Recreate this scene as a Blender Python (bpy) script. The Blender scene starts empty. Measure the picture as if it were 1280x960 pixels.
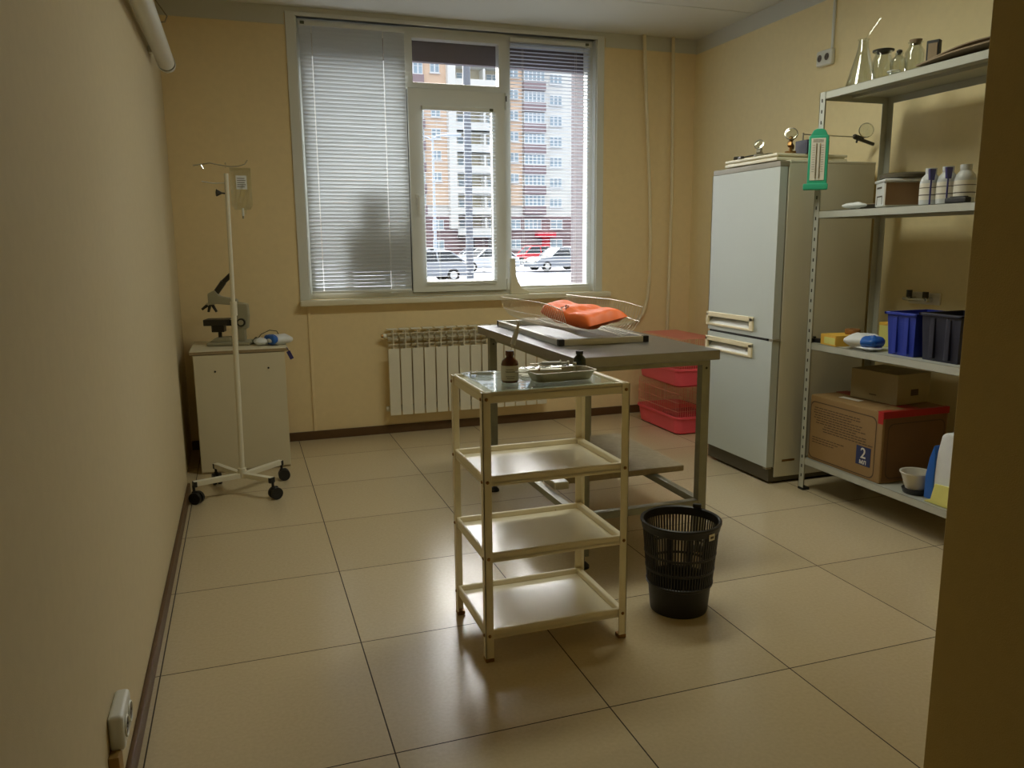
import bpy, bmesh, math, random
from mathutils import Vector, Matrix, Euler
random.seed(7)
PI = math.pi
SC = bpy.context.scene
COL = SC.collection
R = math.radians

# ------------------------------------------------------------------ materials
def lin(c):
    return tuple(((v/255.0)/12.92 if v/255.0 <= 0.04045 else ((v/255.0+0.055)/1.055)**2.4) for v in c)

def node_mat(name):
    m = bpy.data.materials.new(name); m.use_nodes = True
    nt = m.node_tree; nt.nodes.clear()
    return m, nt, nt.nodes, nt.links

def mat(name, rgb, rough=.5, metal=0.0, var=.06, scale=14.0, bump=0.0, bscale=220.0, trans=0.0, spec=.5, coat=0.0, srgb=True, stain=None):
    """procedural principled material with a gentle noise variation in colour (and optional fine bump)"""
    m, nt, N, L = node_mat(name)
    out = N.new('ShaderNodeOutputMaterial'); p = N.new('ShaderNodeBsdfPrincipled')
    tc = N.new('ShaderNodeTexCoord'); nz = N.new('ShaderNodeTexNoise'); nz.inputs['Scale'].default_value = scale
    nz.inputs['Detail'].default_value = 4
    L.new(tc.outputs['Object'], nz.inputs['Vector'])
    c = lin(rgb) if srgb else rgb
    mx = N.new('ShaderNodeMix'); mx.data_type = 'RGBA'
    mx.inputs[6].default_value = (*[v*(1-var) for v in c], 1); mx.inputs[7].default_value = (*[min(1, v*(1+var)) for v in c], 1)
    L.new(nz.outputs['Fac'], mx.inputs[0])
    col = mx.outputs[2]
    if stain:
        n2 = N.new('ShaderNodeTexNoise'); n2.inputs['Scale'].default_value = stain[1]; n2.inputs['Detail'].default_value = 6
        L.new(tc.outputs['Object'], n2.inputs['Vector'])
        rp = N.new('ShaderNodeValToRGB'); rp.color_ramp.elements[0].position = stain[2]; rp.color_ramp.elements[1].position = stain[2]+.12
        L.new(n2.outputs['Fac'], rp.inputs[0])
        m2 = N.new('ShaderNodeMix'); m2.data_type = 'RGBA'
        L.new(rp.outputs[0], m2.inputs[0]); L.new(col, m2.inputs[6]); m2.inputs[7].default_value = (*lin(stain[0]), 1)
        col = m2.outputs[2]
    L.new(col, p.inputs['Base Color'])
    p.inputs['Roughness'].default_value = rough; p.inputs['Metallic'].default_value = metal
    p.inputs['Transmission Weight'].default_value = trans
    p.inputs['Specular IOR Level'].default_value = spec
    p.inputs['Coat Weight'].default_value = coat
    if bump:
        nb = N.new('ShaderNodeTexNoise'); nb.inputs['Scale'].default_value = bscale; nb.inputs['Detail'].default_value = 3
        L.new(tc.outputs['Object'], nb.inputs['Vector'])
        bp = N.new('ShaderNodeBump'); bp.inputs['Strength'].default_value = bump; bp.inputs['Distance'].default_value = .002
        L.new(nb.outputs['Fac'], bp.inputs['Height']); L.new(bp.outputs[0], p.inputs['Normal'])
    L.new(p.outputs[0], out.inputs[0])
    return m

def glass_mat(name, tint=(1, 1, 1), refl=.06, rough=.0, edge=.5):
    """thin glass: mostly see-through, mirror-like towards grazing angles"""
    m, nt, N, L = node_mat(name)
    out = N.new('ShaderNodeOutputMaterial'); mx = N.new('ShaderNodeMixShader')
    t = N.new('ShaderNodeBsdfTransparent'); t.inputs[0].default_value = (*tint, 1)
    g = N.new('ShaderNodeBsdfGlossy'); g.inputs['Roughness'].default_value = rough
    lw = N.new('ShaderNodeLayerWeight'); lw.inputs[0].default_value = edge
    mr = N.new('ShaderNodeMapRange'); mr.inputs[3].default_value = refl; mr.inputs[4].default_value = .75
    L.new(lw.outputs['Facing'], mr.inputs[0])
    pw = N.new('ShaderNodeMath'); pw.operation = 'POWER'; pw.inputs[1].default_value = 2.2
    L.new(lw.outputs['Facing'], pw.inputs[0]); L.new(pw.outputs[0], mr.inputs[0])
    L.new(mr.outputs[0], mx.inputs[0]); L.new(t.outputs[0], mx.inputs[1]); L.new(g.outputs[0], mx.inputs[2])
    L.new(mx.outputs[0], out.inputs[0])
    return m

def slat_mat(name, rgb, tr=.35):
    m, nt, N, L = node_mat(name)
    out = N.new('ShaderNodeOutputMaterial'); mx = N.new('ShaderNodeMixShader'); mx.inputs[0].default_value = tr
    p = N.new('ShaderNodeBsdfPrincipled'); p.inputs['Roughness'].default_value = .45
    t = N.new('ShaderNodeBsdfTranslucent')
    tc = N.new('ShaderNodeTexCoord'); nz = N.new('ShaderNodeTexNoise'); nz.inputs['Scale'].default_value = 6
    L.new(tc.outputs['Object'], nz.inputs['Vector'])
    cm = N.new('ShaderNodeMix'); cm.data_type = 'RGBA'; c = lin(rgb)
    cm.inputs[6].default_value = (*[v*.95 for v in c], 1); cm.inputs[7].default_value = (*c, 1)
    L.new(nz.outputs['Fac'], cm.inputs[0]); L.new(cm.outputs[2], p.inputs['Base Color']); L.new(cm.outputs[2], t.inputs[0])
    L.new(p.outputs[0], mx.inputs[1]); L.new(t.outputs[0], mx.inputs[2]); L.new(mx.outputs[0], out.inputs[0])
    return m

def tile_mat(name):
    m, nt, N, L = node_mat(name)
    out = N.new('ShaderNodeOutputMaterial'); p = N.new('ShaderNodeBsdfPrincipled')
    tc = N.new('ShaderNodeTexCoord'); sp = N.new('ShaderNodeSeparateXYZ'); L.new(tc.outputs['Object'], sp.inputs[0])
    def line(sock):
        d = N.new('ShaderNodeMath'); d.operation = 'DIVIDE'; d.inputs[1].default_value = .6; L.new(sock, d.inputs[0])
        a = N.new('ShaderNodeMath'); a.operation = 'ADD'; a.inputs[1].default_value = .5; L.new(d.outputs[0], a.inputs[0])
        f = N.new('ShaderNodeMath'); f.operation = 'FRACT'; L.new(a.outputs[0], f.inputs[0])
        s = N.new('ShaderNodeMath'); s.operation = 'SUBTRACT'; s.inputs[1].default_value = .5; L.new(f.outputs[0], s.inputs[0])
        b = N.new('ShaderNodeMath'); b.operation = 'ABSOLUTE'; L.new(s.outputs[0], b.inputs[0])
        c = N.new('ShaderNodeMath'); c.operation = 'LESS_THAN'; c.inputs[1].default_value = .0032; L.new(b.outputs[0], c.inputs[0])
        fl = N.new('ShaderNodeMath'); fl.operation = 'FLOOR'; L.new(a.outputs[0], fl.inputs[0])
        return c.outputs[0], d.outputs[0]
    lx, dx = line(sp.outputs[0]); ly, dy = line(sp.outputs[1])
    mxm = N.new('ShaderNodeMath'); mxm.operation = 'MAXIMUM'; L.new(lx, mxm.inputs[0]); L.new(ly, mxm.inputs[1])
    def floor(s):
        f = N.new('ShaderNodeMath'); f.operation = 'FLOOR'; L.new(s, f.inputs[0]); return f.outputs[0]
    cb = N.new('ShaderNodeCombineXYZ'); L.new(floor(dx), cb.inputs[0]); L.new(floor(dy), cb.inputs[1])
    wn = N.new('ShaderNodeTexWhiteNoise'); wn.noise_dimensions = '2D'; L.new(cb.outputs[0], wn.inputs['Vector'])
    nz = N.new('ShaderNodeTexNoise'); nz.inputs['Scale'].default_value = 90; nz.inputs['Detail'].default_value = 3; L.new(tc.outputs['Object'], nz.inputs['Vector'])
    av = N.new('ShaderNodeMath'); av.operation = 'MULTIPLY_ADD'; av.inputs[1].default_value = .35
    L.new(wn.outputs['Value'], av.inputs[0]); L.new(nz.outputs['Fac'], av.inputs[2])
    cm = N.new('ShaderNodeMix'); cm.data_type = 'RGBA'
    cm.inputs[6].default_value = (*lin((186, 170, 138)), 1); cm.inputs[7].default_value = (*lin((206, 190, 158)), 1)
    L.new(av.outputs[0], cm.inputs[0])
    gm = N.new('ShaderNodeMix'); gm.data_type = 'RGBA'; gm.inputs[7].default_value = (*lin((58, 46, 30)), 1)
    L.new(mxm.outputs[0], gm.inputs[0]); L.new(cm.outputs[2], gm.inputs[6]); L.new(gm.outputs[2], p.inputs['Base Color'])
    rm = N.new('ShaderNodeMapRange'); rm.inputs[3].default_value = .22; rm.inputs[4].default_value = .8
    L.new(mxm.outputs[0], rm.inputs[0]); L.new(rm.outputs[0], p.inputs['Roughness'])
    L.new(p.outputs[0], out.inputs[0])
    return m

M = {}
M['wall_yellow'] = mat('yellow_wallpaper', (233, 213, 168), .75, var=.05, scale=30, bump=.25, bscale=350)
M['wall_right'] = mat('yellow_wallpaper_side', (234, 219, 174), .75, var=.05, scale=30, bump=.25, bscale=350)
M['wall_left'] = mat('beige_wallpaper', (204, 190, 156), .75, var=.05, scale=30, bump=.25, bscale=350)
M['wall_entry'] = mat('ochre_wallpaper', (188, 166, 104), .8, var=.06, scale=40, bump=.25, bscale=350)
M['ceiling'] = mat('ceiling_paint', (204, 204, 194), .9, var=.03, scale=5)
M['floor'] = tile_mat('floor_tile')
M['baseboard'] = mat('brown_baseboard', (92, 66, 36), .5, var=.2, scale=20)
M['pvc'] = mat('white_pvc', (216, 218, 212), .35, var=.02)
M['pvc_cream'] = mat('cream_white_plastic', (226, 220, 196), .4, var=.02)
M['white_paint'] = mat('white_enamel', (226, 222, 204), .35, var=.04, scale=9)
M['trolley'] = mat('cream_enamel', (240, 232, 208), .28, var=.05, scale=12, stain=((150, 120, 80), 40, .72))
M['trolley_shelf'] = mat('cream_enamel_shelf', (240, 234, 214), .17, var=.05, scale=12, spec=.6)
M['radiator'] = mat('radiator_enamel', (226, 222, 206), .35, var=.02)
M['dark_gap'] = mat('dark_gap', (40, 38, 34), .7)
M['glass'] = glass_mat('window_glass', refl=.03)
M['jar_glass'] = glass_mat('jar_glass', tint=(.95, .97, .95), refl=.10, rough=.02)
M['bag_film'] = glass_mat('clear_bag_film', tint=(.93, .95, .92), refl=.14, rough=.06)
M['slat'] = slat_mat('white_blind_slat', (202, 208, 212), .05)
M['slat_open'] = slat_mat('pale_blind_slat', (206, 214, 222), .12)
M['steel'] = mat('brushed_steel', (186, 182, 166), .5, .8, var=.1, scale=40)
M['bright_steel'] = mat('bright_steel', (214, 214, 208), .22, 1.0, var=.04)
M['table_top'] = mat('grey_steel_sheet', (142, 142, 142), .32, .85, var=.12, scale=22)
M['table_leg'] = mat('galvanised_leg', (150, 150, 134), .5, .6, var=.15, scale=25)
M['rack'] = mat('grey_rack_enamel', (186, 188, 178), .5, .1, var=.05)
M['alu'] = mat('aluminium_frame', (206, 204, 194), .32, .8, var=.05)
M['satin_steel'] = mat('satin_steel', (232, 230, 222), .4, .5, var=.03)
M['wire'] = mat('bright_wire', (230, 222, 204), .35, .5, var=.03)
M['black'] = mat('black_plastic', (30, 29, 28), .5, var=.1)
M['basket'] = mat('black_basket_plastic', (38, 36, 34), .45, var=.12)
M['rubber'] = mat('black_rubber', (26, 25, 24), .65)
M['fridge'] = mat('fridge_enamel', (190, 198, 194), .55, var=.02, scale=4)
M['fridge_side'] = mat('fridge_side_enamel', (214, 210, 190), .45, var=.02, scale=4)
M['fridge_trim'] = mat('fridge_grey_trim', (140, 134, 116), .5)
M['cream'] = mat('cream_plastic', (236, 224, 190), .4, var=.02)
M['plinth'] = mat('dark_plinth', (84, 78, 62), .55, var=.12, scale=20)
M['cabinet'] = mat('cream_chipboard', (214, 206, 180), .6, var=.03, scale=8)
M['cab_edge'] = mat('chipboard_edge', (150, 132, 100), .7, var=.15, scale=60)
M['pink'] = mat('pink_cage_plastic', (238, 92, 108), .35, var=.04, spec=.4)
M['pink_wire'] = mat('pink_cage_wire', (228, 150, 130), .4)
M['pink_dark'] = mat('crimson_plastic', (190, 40, 62), .4)
M['orange'] = mat('orange_bag_film', (246, 116, 48), .55, var=.06, scale=10, bump=.5, bscale=30)
M['carton'] = mat('brown_carton', (146, 116, 72), .8, var=.06, scale=18)
M['carton_dark'] = mat('carton_print_line', (86, 66, 44), .8)
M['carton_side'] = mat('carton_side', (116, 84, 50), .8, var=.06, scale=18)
M['red_tape'] = mat('red_tape', (168, 28, 30), .4, var=.05)
M['navy'] = mat('navy_print', (36, 46, 92), .6)
M['white_print'] = mat('white_print', (214, 212, 206), .6)
M['box_grey'] = mat('plain_grey_carton', (160, 146, 110), .8, var=.05)
M['blue'] = mat('blue_bin_plastic', (36, 58, 170), .4, var=.06)
M['blue_bag'] = mat('blue_film', (34, 98, 190), .35, var=.08)
M['black_bin'] = mat('navy_black_bin_plastic', (30, 32, 52), .45, var=.08)
M['yellow'] = mat('yellow_carton', (232, 186, 76), .6, var=.05)
M['paleyellow'] = mat('pale_yellow_film', (226, 222, 130), .5, var=.08)
M['tan'] = mat('tan_brown', (150, 104, 56), .6, var=.1)
M['white_film'] = mat('white_film', (222, 226, 230), .4, var=.05, scale=20, bump=.6, bscale=40)
M['grey_paper'] = mat('grey_brown_paper', (150, 132, 108), .8, var=.1)
M['teal'] = mat('teal_green_plastic', (56, 172, 136), .45, var=.04)
M['label'] = mat('white_label', (224, 220, 208), .6, var=.04)
M['label_ink'] = mat('label_ink', (92, 84, 78), .7)
M['brown_glass'] = mat('amber_bottle_glass', (92, 46, 24), .12, var=.05, spec=.6)
M['green_glass'] = mat('dark_green_bottle_glass', (28, 42, 30), .12, var=.05, spec=.6)
M['scope'] = mat('grey_microscope_enamel', (156, 152, 128), .45, var=.04)
M['scope_dark'] = mat('dark_microscope_metal', (44, 40, 30), .45)
M['brass'] = mat('old_brass', (150, 112, 62), .4, .7, var=.1)
M['cloth_green'] = mat('grey_green_cloth', (98, 100, 80), .9, var=.15)
M['tub'] = mat('tub_plastic', (206, 202, 190), .35, var=.05)
M['tub_brown'] = mat('tub_brown_content', (118, 90, 58), .45, var=.1)
M['bottle_white'] = mat('white_bottle_plastic', (196, 200, 202), .4, var=.03)
M['dust_blue'] = mat('blue_violet_cap', (58, 52, 110), .5)
M['slab'] = mat('grey_stone_slab', (164, 150, 122), .92, var=.22, scale=45, bump=.4, bscale=120)
M['pale_pink'] = mat('pale_pink_cloth', (222, 176, 156), .8)
M['foil'] = mat('crumpled_foil', (226, 228, 226), .2, .9, bump=1.0, bscale=90)
M['tan_socket'] = mat('tan_cable_channel', (150, 116, 54), .6)
M['pipe'] = mat('white_pipe_paint', (226, 214, 182), .45)
# outdoors; haze is put into the paled orange, mauve and brick colours
M['facade_out'] = mat('mauve_plaster', (104, 96, 102), .8, var=.06)
M['b_white'] = mat('white_cladding', (226, 226, 222), .8, var=.02, scale=1)
M['b_orange'] = mat('orange_brick', (226, 198, 172), .8, var=.05, scale=2)
M['b_mauve'] = mat('mauve_cladding', (148, 130, 134), .8, var=.06, scale=2)
M['b_base'] = mat('dark_red_brick', (144, 120, 122), .85, var=.12, scale=2)
M['b_recess'] = mat('cream_recess_wall', (206, 198, 176), .85, var=.03, scale=1)
M['b_frame'] = mat('white_window_frame', (226, 228, 230), .5)
M['b_pane'] = mat('bluish_window_pane', (150, 170, 184), .3, var=.25, scale=.6)
M['snow'] = mat('slushy_snow', (98, 104, 118), .8, var=.14, scale=.35, stain=((66, 70, 80), .3, .52))
M['pole'] = mat('blue_grey_pole', (118, 124, 132), .5, .2)
M['lamp_pole'] = mat('pale_galvanised_pole', (196, 206, 214), .45, .3)
M['car_white'] = mat('white_car_paint', (222, 226, 230), .3, var=.02, coat=.6)
M['car_silver'] = mat('silver_car_paint', (150, 156, 164), .3, .4, var=.02, coat=.6)
M['car_dark'] = mat('dark_car_paint', (62, 68, 78), .3, .2, var=.02, coat=.6)
M['car_red'] = mat('red_car_paint', (216, 34, 52), .35, var=.02, coat=.5)
M['car_glass'] = mat('car_window_glass', (44, 52, 60), .1)
M['red_sign'] = mat('red_sign', (226, 44, 66), .5)
M['out_box'] = mat('grey_metal_casing', (150, 150, 150), .6)

# ------------------------------------------------------------------ mesh builder
class MB:
    def __init__(s):
        s.bm = bmesh.new(); s.mats = []; s.mi = 0
    def m(s, key):
        if key not in s.mats: s.mats.append(key)
        s.mi = s.mats.index(key); return s
    def _merge(s, t):
        for f in t.faces: f.material_index = s.mi
        me = bpy.data.meshes.new('tmp'); t.to_mesh(me); t.free()
        s.bm.from_mesh(me); bpy.data.meshes.remove(me)
        return s
    def box(s, x0, x1, y0, y1, z0, z1, bev=0, seg=2, mtx=None):
        t = bmesh.new(); bmesh.ops.create_cube(t, size=1)
        bmesh.ops.transform(t, matrix=Matrix.Translation(((x0+x1)/2, (y0+y1)/2, (z0+z1)/2)) @ Matrix.Diagonal((abs(x1-x0), abs(y1-y0), abs(z1-z0), 1)), verts=t.verts)
        if bev: bmesh.ops.bevel(t, geom=t.edges[:], offset=min(bev, .49*min(abs(x1-x0), abs(y1-y0), abs(z1-z0))), segments=seg, affect='EDGES', profile=.5)
        if mtx is not None: bmesh.ops.transform(t, matrix=mtx, verts=t.verts)
        return s._merge(t)
    def obox(s, c, size, rot=(0, 0, 0), bev=0, seg=2):
        h = [v/2 for v in size]
        return s.box(-h[0], h[0], -h[1], h[1], -h[2], h[2], bev, seg, Matrix.Translation(c) @ Euler(rot).to_matrix().to_4x4())
    def cyl(s, p0, p1, r0, r1=None, n=16, caps=True):
        r1 = r0 if r1 is None else r1
        p0 = Vector(p0); p1 = Vector(p1); d = p1-p0
        t = bmesh.new()
        bmesh.ops.create_cone(t, cap_ends=caps, segments=n, radius1=r0, radius2=r1, depth=d.length)
        q = Vector((0, 0, 1)).rotation_difference(d)
        bmesh.ops.transform(t, matrix=Matrix.Translation((p0+p1)/2) @ q.to_matrix().to_4x4(), verts=t.verts)
        return s._merge(t)
    def ball(s, c, r, sc=(1, 1, 1), n=14, rot=(0, 0, 0)):
        t = bmesh.new(); bmesh.ops.create_uvsphere(t, u_segments=n, v_segments=max(6, n//2), radius=r)
        bmesh.ops.transform(t, matrix=Matrix.Translation(c) @ Euler(rot).to_matrix().to_4x4() @ Matrix.Diagonal((*sc, 1)), verts=t.verts)
        return s._merge(t)
    def tube(s, pts, r, n=8, closed=False):
        t = bmesh.new(); pts = [Vector(p) for p in pts]; k = len(pts); rings = []
        prev = None
        for i, p in enumerate(pts):
            a = pts[(i-1) % k] if (closed or i > 0) else p
            b = pts[(i+1) % k] if (closed or i < k-1) else p
            d = (b-a).normalized()
            if prev is None:
                u = d.cross(Vector((0, 0, 1)))
                if u.length < .05: u = d.cross(Vector((1, 0, 0)))
            else:
                u = prev - d*prev.dot(d)
                if u.length < 1e-6: u = d.cross(Vector((0, 1, .1)))
            u.normalize(); v = d.cross(u).normalized(); prev = u
            rings.append([t.verts.new(p + (u*math.cos(2*PI*j/n)+v*math.sin(2*PI*j/n))*r) for j in range(n)])
        for i in range(k if closed else k-1):
            A, B = rings[i], rings[(i+1) % k]
            for j in range(n): t.faces.new((A[j], A[(j+1) % n], B[(j+1) % n], B[j]))
        if not closed:
            t.faces.new(rings[0][::-1]); t.faces.new(rings[-1])
        return s._merge(t)
    def lathe(s, prof, c=(0, 0, 0), n=28, mtx=None):
        t = bmesh.new(); rings = []
        for r, z in prof:
            if r < 1e-5: rings.append([t.verts.new((0, 0, z))])
            else: rings.append([t.verts.new((r*math.cos(2*PI*j/n), r*math.sin(2*PI*j/n), z)) for j in range(n)])
        for A, B in zip(rings, rings[1:]):
            for j in range(n):
                j2 = (j+1) % n
                if len(A) == 1 and len(B) == 1: continue
                if len(A) == 1: t.faces.new((A[0], B[j2], B[j]))
                elif len(B) == 1: t.faces.new((A[j], A[j2], B[0]))
                else: t.faces.new((A[j], A[j2], B[j2], B[j]))
        bmesh.ops.transform(t, matrix=Matrix.Translation(c) @ (mtx or Matrix()), verts=t.verts)
        return s._merge(t)
    def prism(s, poly, a0, a1, plane='XZ', bev=0, seg=2):
        """outline poly in a plane, extruded along the third axis from a0 to a1"""
        def at(u, v, a):
            return {'XZ': (u, a, v), 'YZ': (a, u, v), 'XY': (u, v, a)}[plane]
        t = bmesh.new()
        A = [t.verts.new(at(u, v, a0)) for u, v in poly]; B = [t.verts.new(at(u, v, a1)) for u, v in poly]
        k = len(poly); t.faces.new(A); t.faces.new(B[::-1])
        for i in range(k): t.faces.new((A[i], B[i], B[(i+1) % k], A[(i+1) % k]))
        bmesh.ops.recalc_face_normals(t, faces=t.faces[:])
        if bev: bmesh.ops.bevel(t, geom=t.edges[:], offset=bev, segments=seg, affect='EDGES', profile=.5)
        return s._merge(t)
    def quad(s, a, b, c, d):
        t = bmesh.new(); t.faces.new([t.verts.new(v) for v in (a, b, c, d)]); return s._merge(t)
    def grid(s, f, nu, nv, thick=0):
        """surface f(u,v) with u,v in 0..1"""
        t = bmesh.new()
        V = [[t.verts.new(f(i/nu, j/nv)) for j in range(nv+1)] for i in range(nu+1)]
        for i in range(nu):
            for j in range(nv): t.faces.new((V[i][j], V[i+1][j], V[i+1][j+1], V[i][j+1]))
        if thick:
            bmesh.ops.recalc_face_normals(t, faces=t.faces[:])
            bmesh.ops.solidify(t, geom=t.faces[:], thickness=thick)
        return s._merge(t)

def rootmat(o):
    m = Matrix()
    while o is not None:
        m = o.matrix_basis @ m; o = o.parent
    return m

def obj(name, b, parent=None, default=None, angle=35, local=False, label=None, wn=True):
    """link a builder as ONE mesh object; the builder holds world coordinates unless local=True"""
    me = bpy.data.meshes.new(name)
    bmesh.ops.recalc_face_normals(b.bm, faces=b.bm.faces[:])
    if parent is not None and not local:
        b.bm.transform(rootmat(parent).inverted())
    b.bm.to_mesh(me); b.bm.free()
    for k in (b.mats or [default]): me.materials.append(M[k])
    for p in me.polygons: p.use_smooth = True
    me.set_sharp_from_angle(angle=R(angle))
    o = bpy.data.objects.new(name, me); COL.objects.link(o)
    if wn:
        w_ = o.modifiers.new('weighted', 'WEIGHTED_NORMAL'); w_.keep_sharp = True
    if parent is not None: o.parent = parent
    if label: o['label'] = label
    return o

def thing(name, label, cat, loc=(0, 0, 0), rz=0, group=None):
    o = bpy.data.objects.new(name, None); COL.objects.link(o)
    o.location = loc; o.rotation_euler = (0, 0, rz); o.empty_display_size = .1
    o['label'] = label; o['category'] = cat
    if group: o['group'] = group
    return o

def tag(o, label, cat, group=None):
    o['label'] = label; o['category'] = cat
    if group: o['group'] = group
    return o

def dup(root, loc=None, rz=None, label=None, group=None):
    r = root.copy(); COL.objects.link(r)
    if loc is not None: r.location = loc
    if rz is not None: r.rotation_euler = (0, 0, rz)
    if label: r['label'] = label
    if group: r['group'] = group
    for ch in list(root.children):
        c = ch.copy(); COL.objects.link(c); c.parent = r
        for g in list(ch.children):
            d = g.copy(); COL.objects.link(d); d.parent = c
    return r

def struct(name, b, default=None, parent=None, angle=35):
    o = obj(name, b, parent, default, angle)
    if parent is None: o['kind'] = 'structure'
    return o

# ------------------------------------------------------------------ room shell
XL, XR, YB, ZC = -.627, 2.92, 1.05, 2.70
struct('floor', MB().m('floor').box(-.80, 3.05, -6.2, 1.2, -.06, 0))
b = MB().m('ceiling')
b.box(-.80, 2.914, -6.2, .345, ZC, ZC+.02); b.box(-.80, 3.05, .351, 1.2, ZC, ZC+.02); b.box(-.80, 3.05, -6.2, 1.2, ZC+.022, ZC+.15)
struct('ceiling', b)
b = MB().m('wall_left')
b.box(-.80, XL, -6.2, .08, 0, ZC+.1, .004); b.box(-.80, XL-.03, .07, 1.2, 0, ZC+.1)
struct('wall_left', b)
struct('wall_right', MB().m('wall_right').box(XR, 3.08, -6.2, 1.2, 0, ZC+.1))
b = MB().m('wall_yellow')
WX0, WX1, WZ0, WZ1 = .115, 2.14, .925, 2.66
b.box(-.80, WX0, YB, 1.2, 0, ZC+.1); b.box(WX1, 3.05, YB, 1.2, 0, ZC+.1); b.box(WX0, WX1, YB, 1.2, 0, WZ0); b.box(WX0, WX1, YB, 1.2, WZ1, ZC+.1)
struct('wall_back', b)
b = MB().m('facade_out')
OX0, OX1, OZ0, OZ1 = .09, 2.135, .90, 2.535
b.box(-6, OX0, 1.2, 1.49, -.5, 6); b.box(OX1, 9, 1.2, 1.49, -.5, 6); b.box(OX0, OX1, 1.2, 1.49, -.5, OZ0); b.box(OX0, OX1, 1.2, 1.245, 2.465, 2.75); b.box(OX0, OX1, 1.2, 1.49, 2.62, 6)
struct('wall_outside', b)
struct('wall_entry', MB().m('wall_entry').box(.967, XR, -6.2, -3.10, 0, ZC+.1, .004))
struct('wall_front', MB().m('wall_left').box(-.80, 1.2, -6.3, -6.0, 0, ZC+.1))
struct('baseboard_left', MB().m('baseboard').box(XL, XL+.014, -6.0, .08, 0, .06, .004))
b = MB().m('baseboard'); b.box(-.655, XR, YB-.014, YB, 0, .058, .004)
struct('baseboard_back', b)
struct('baseboard_right', MB().m('baseboard').box(XR-.014, XR, -3.1, YB-.014, 0, .058, .004))
b = MB().m('ceiling'); b.box(-.655, WX0-.06, YB-.004, YB+.01, 2.595, ZC); b.box(WX1+.06, XR, YB-.004, YB+.01, 2.605, ZC); b.box(WX0-.06, WX1+.06, YB-.004, YB+.01, WZ1+.002, ZC)
struct('trim_1', b)
struct('trim_2', MB().m('ceiling').box(XR-.004, XR+.01, -3.1, YB-.004, 2.60, ZC))
b = MB().m('pvc'); b.box(WX0-.055, WX0+.004, YB-.012, YB+.04, WZ0, WZ1, .003); b.box(WX1-.004, WX1+.05, YB-.012, YB+.04, WZ0, WZ1, .003); b.box(WX0-.055, WX1+.05, YB-.010, YB+.04, WZ1-.012, WZ1+.012, .003)
struct('trim_3', b)
struct('trim_4', MB().m('wall_yellow').box(.100, .118, YB-.010, YB, .058, .885, .003))

# ------------------------------------------------------------------ window
win = bpy.data.objects.new('window_1', None); COL.objects.link(win); win.location = (1.12, 1.12, .9)
win['kind'] = 'structure'
FY0, FY1 = 1.10, 1.17
b = MB().m('pvc')
b.box(WX0, WX0+.055, FY0, FY1, WZ0, WZ1, .005); b.box(WX1-.05, WX1, FY0, FY1, WZ0, WZ1, .005)
b.box(WX0+.05, WX1-.045, FY0, FY1, WZ0, WZ0+.055, .005); b.box(WX0+.05, WX1-.045, FY0, FY1, 2.585, WZ1, .005)
b.box(.770, .850, FY0, FY1, WZ0+.05, 2.59, .005); b.box(1.438, 1.520, FY0, FY1, WZ0+.05, 2.59, .005)
b.box(.845, 1.443, FY0, FY1, 2.24, 2.315, .005)
# inner reveal lining
b.box(WX0, WX0+.012, YB, FY0+.005, WZ0, WZ1); b.box(WX1-.012, WX1, YB, FY0+.005, WZ0, WZ1); b.box(WX0, WX1, YB, FY0+.005, WZ1-.012, WZ1)
obj('window_frame', b, win)
b = MB().m('pvc')
SX0, SX1, SZ0, SZ1 = .805, 1.470, .952, 2.275
b.box(SX0, SX0+.098, 1.07, 1.115, SZ0, SZ1, .006); b.box(SX1-.092, SX1, 1.07, 1.115, SZ0, SZ1, .006)
b.box(SX0+.09, SX1-.085, 1.07, 1.115, SZ0, SZ0+.075, .006); b.box(SX0+.09, SX1-.085, 1.07, 1.115, SZ1-.11, SZ1, .006)
sash = obj('sash', b, win)
b = MB().m('dark_gap'); b.box(SX0-.003, SX0, 1.085, 1.1, SZ0+.01, SZ1-.01); b.box(SX0, SX1, 1.085, 1.1, SZ0-.003, SZ0); b.box(SX1, SX1+.003, 1.085, 1.1, SZ0, SZ1)
obj('gasket', b, sash)
b = MB().m('pvc'); b.box(.838, .862, 1.055, 1.072, 1.52, 1.60, .006); b.box(.842, .858, 1.035, 1.058, 1.56, 1.575, .004); b.box(.841, .859, 1.028, 1.042, 1.46, 1.585, .006)
obj('handle', b, sash)
b = MB().m('pvc'); b.cyl((1.478, 1.075, 2.165), (1.478, 1.075, 2.27), .008, n=10); b.cyl((1.478, 1.075, .96), (1.478, 1.075, 1.03), .008, n=10)
b.m('dark_gap').box(1.474, 1.481, 1.062, 1.068, 2.215, 2.25)
obj('hinge', b, sash)
for x0, x1, z0, z1 in ((.165, .775, .975, 2.59), (.85, 1.44, 2.31, 2.59), (.90, 1.382, 1.02, 2.17), (1.515, 2.095, .975, 2.59)):
    obj('glass_pane', MB().m('glass').box(x0, x1, 1.134, 1.138, z0, z1), win)
b = MB().m('pvc_cream'); b.box(.055, 2.235, .975, FY0+.01, .888, .925, .008)
obj('window_sill', b, win)

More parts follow.
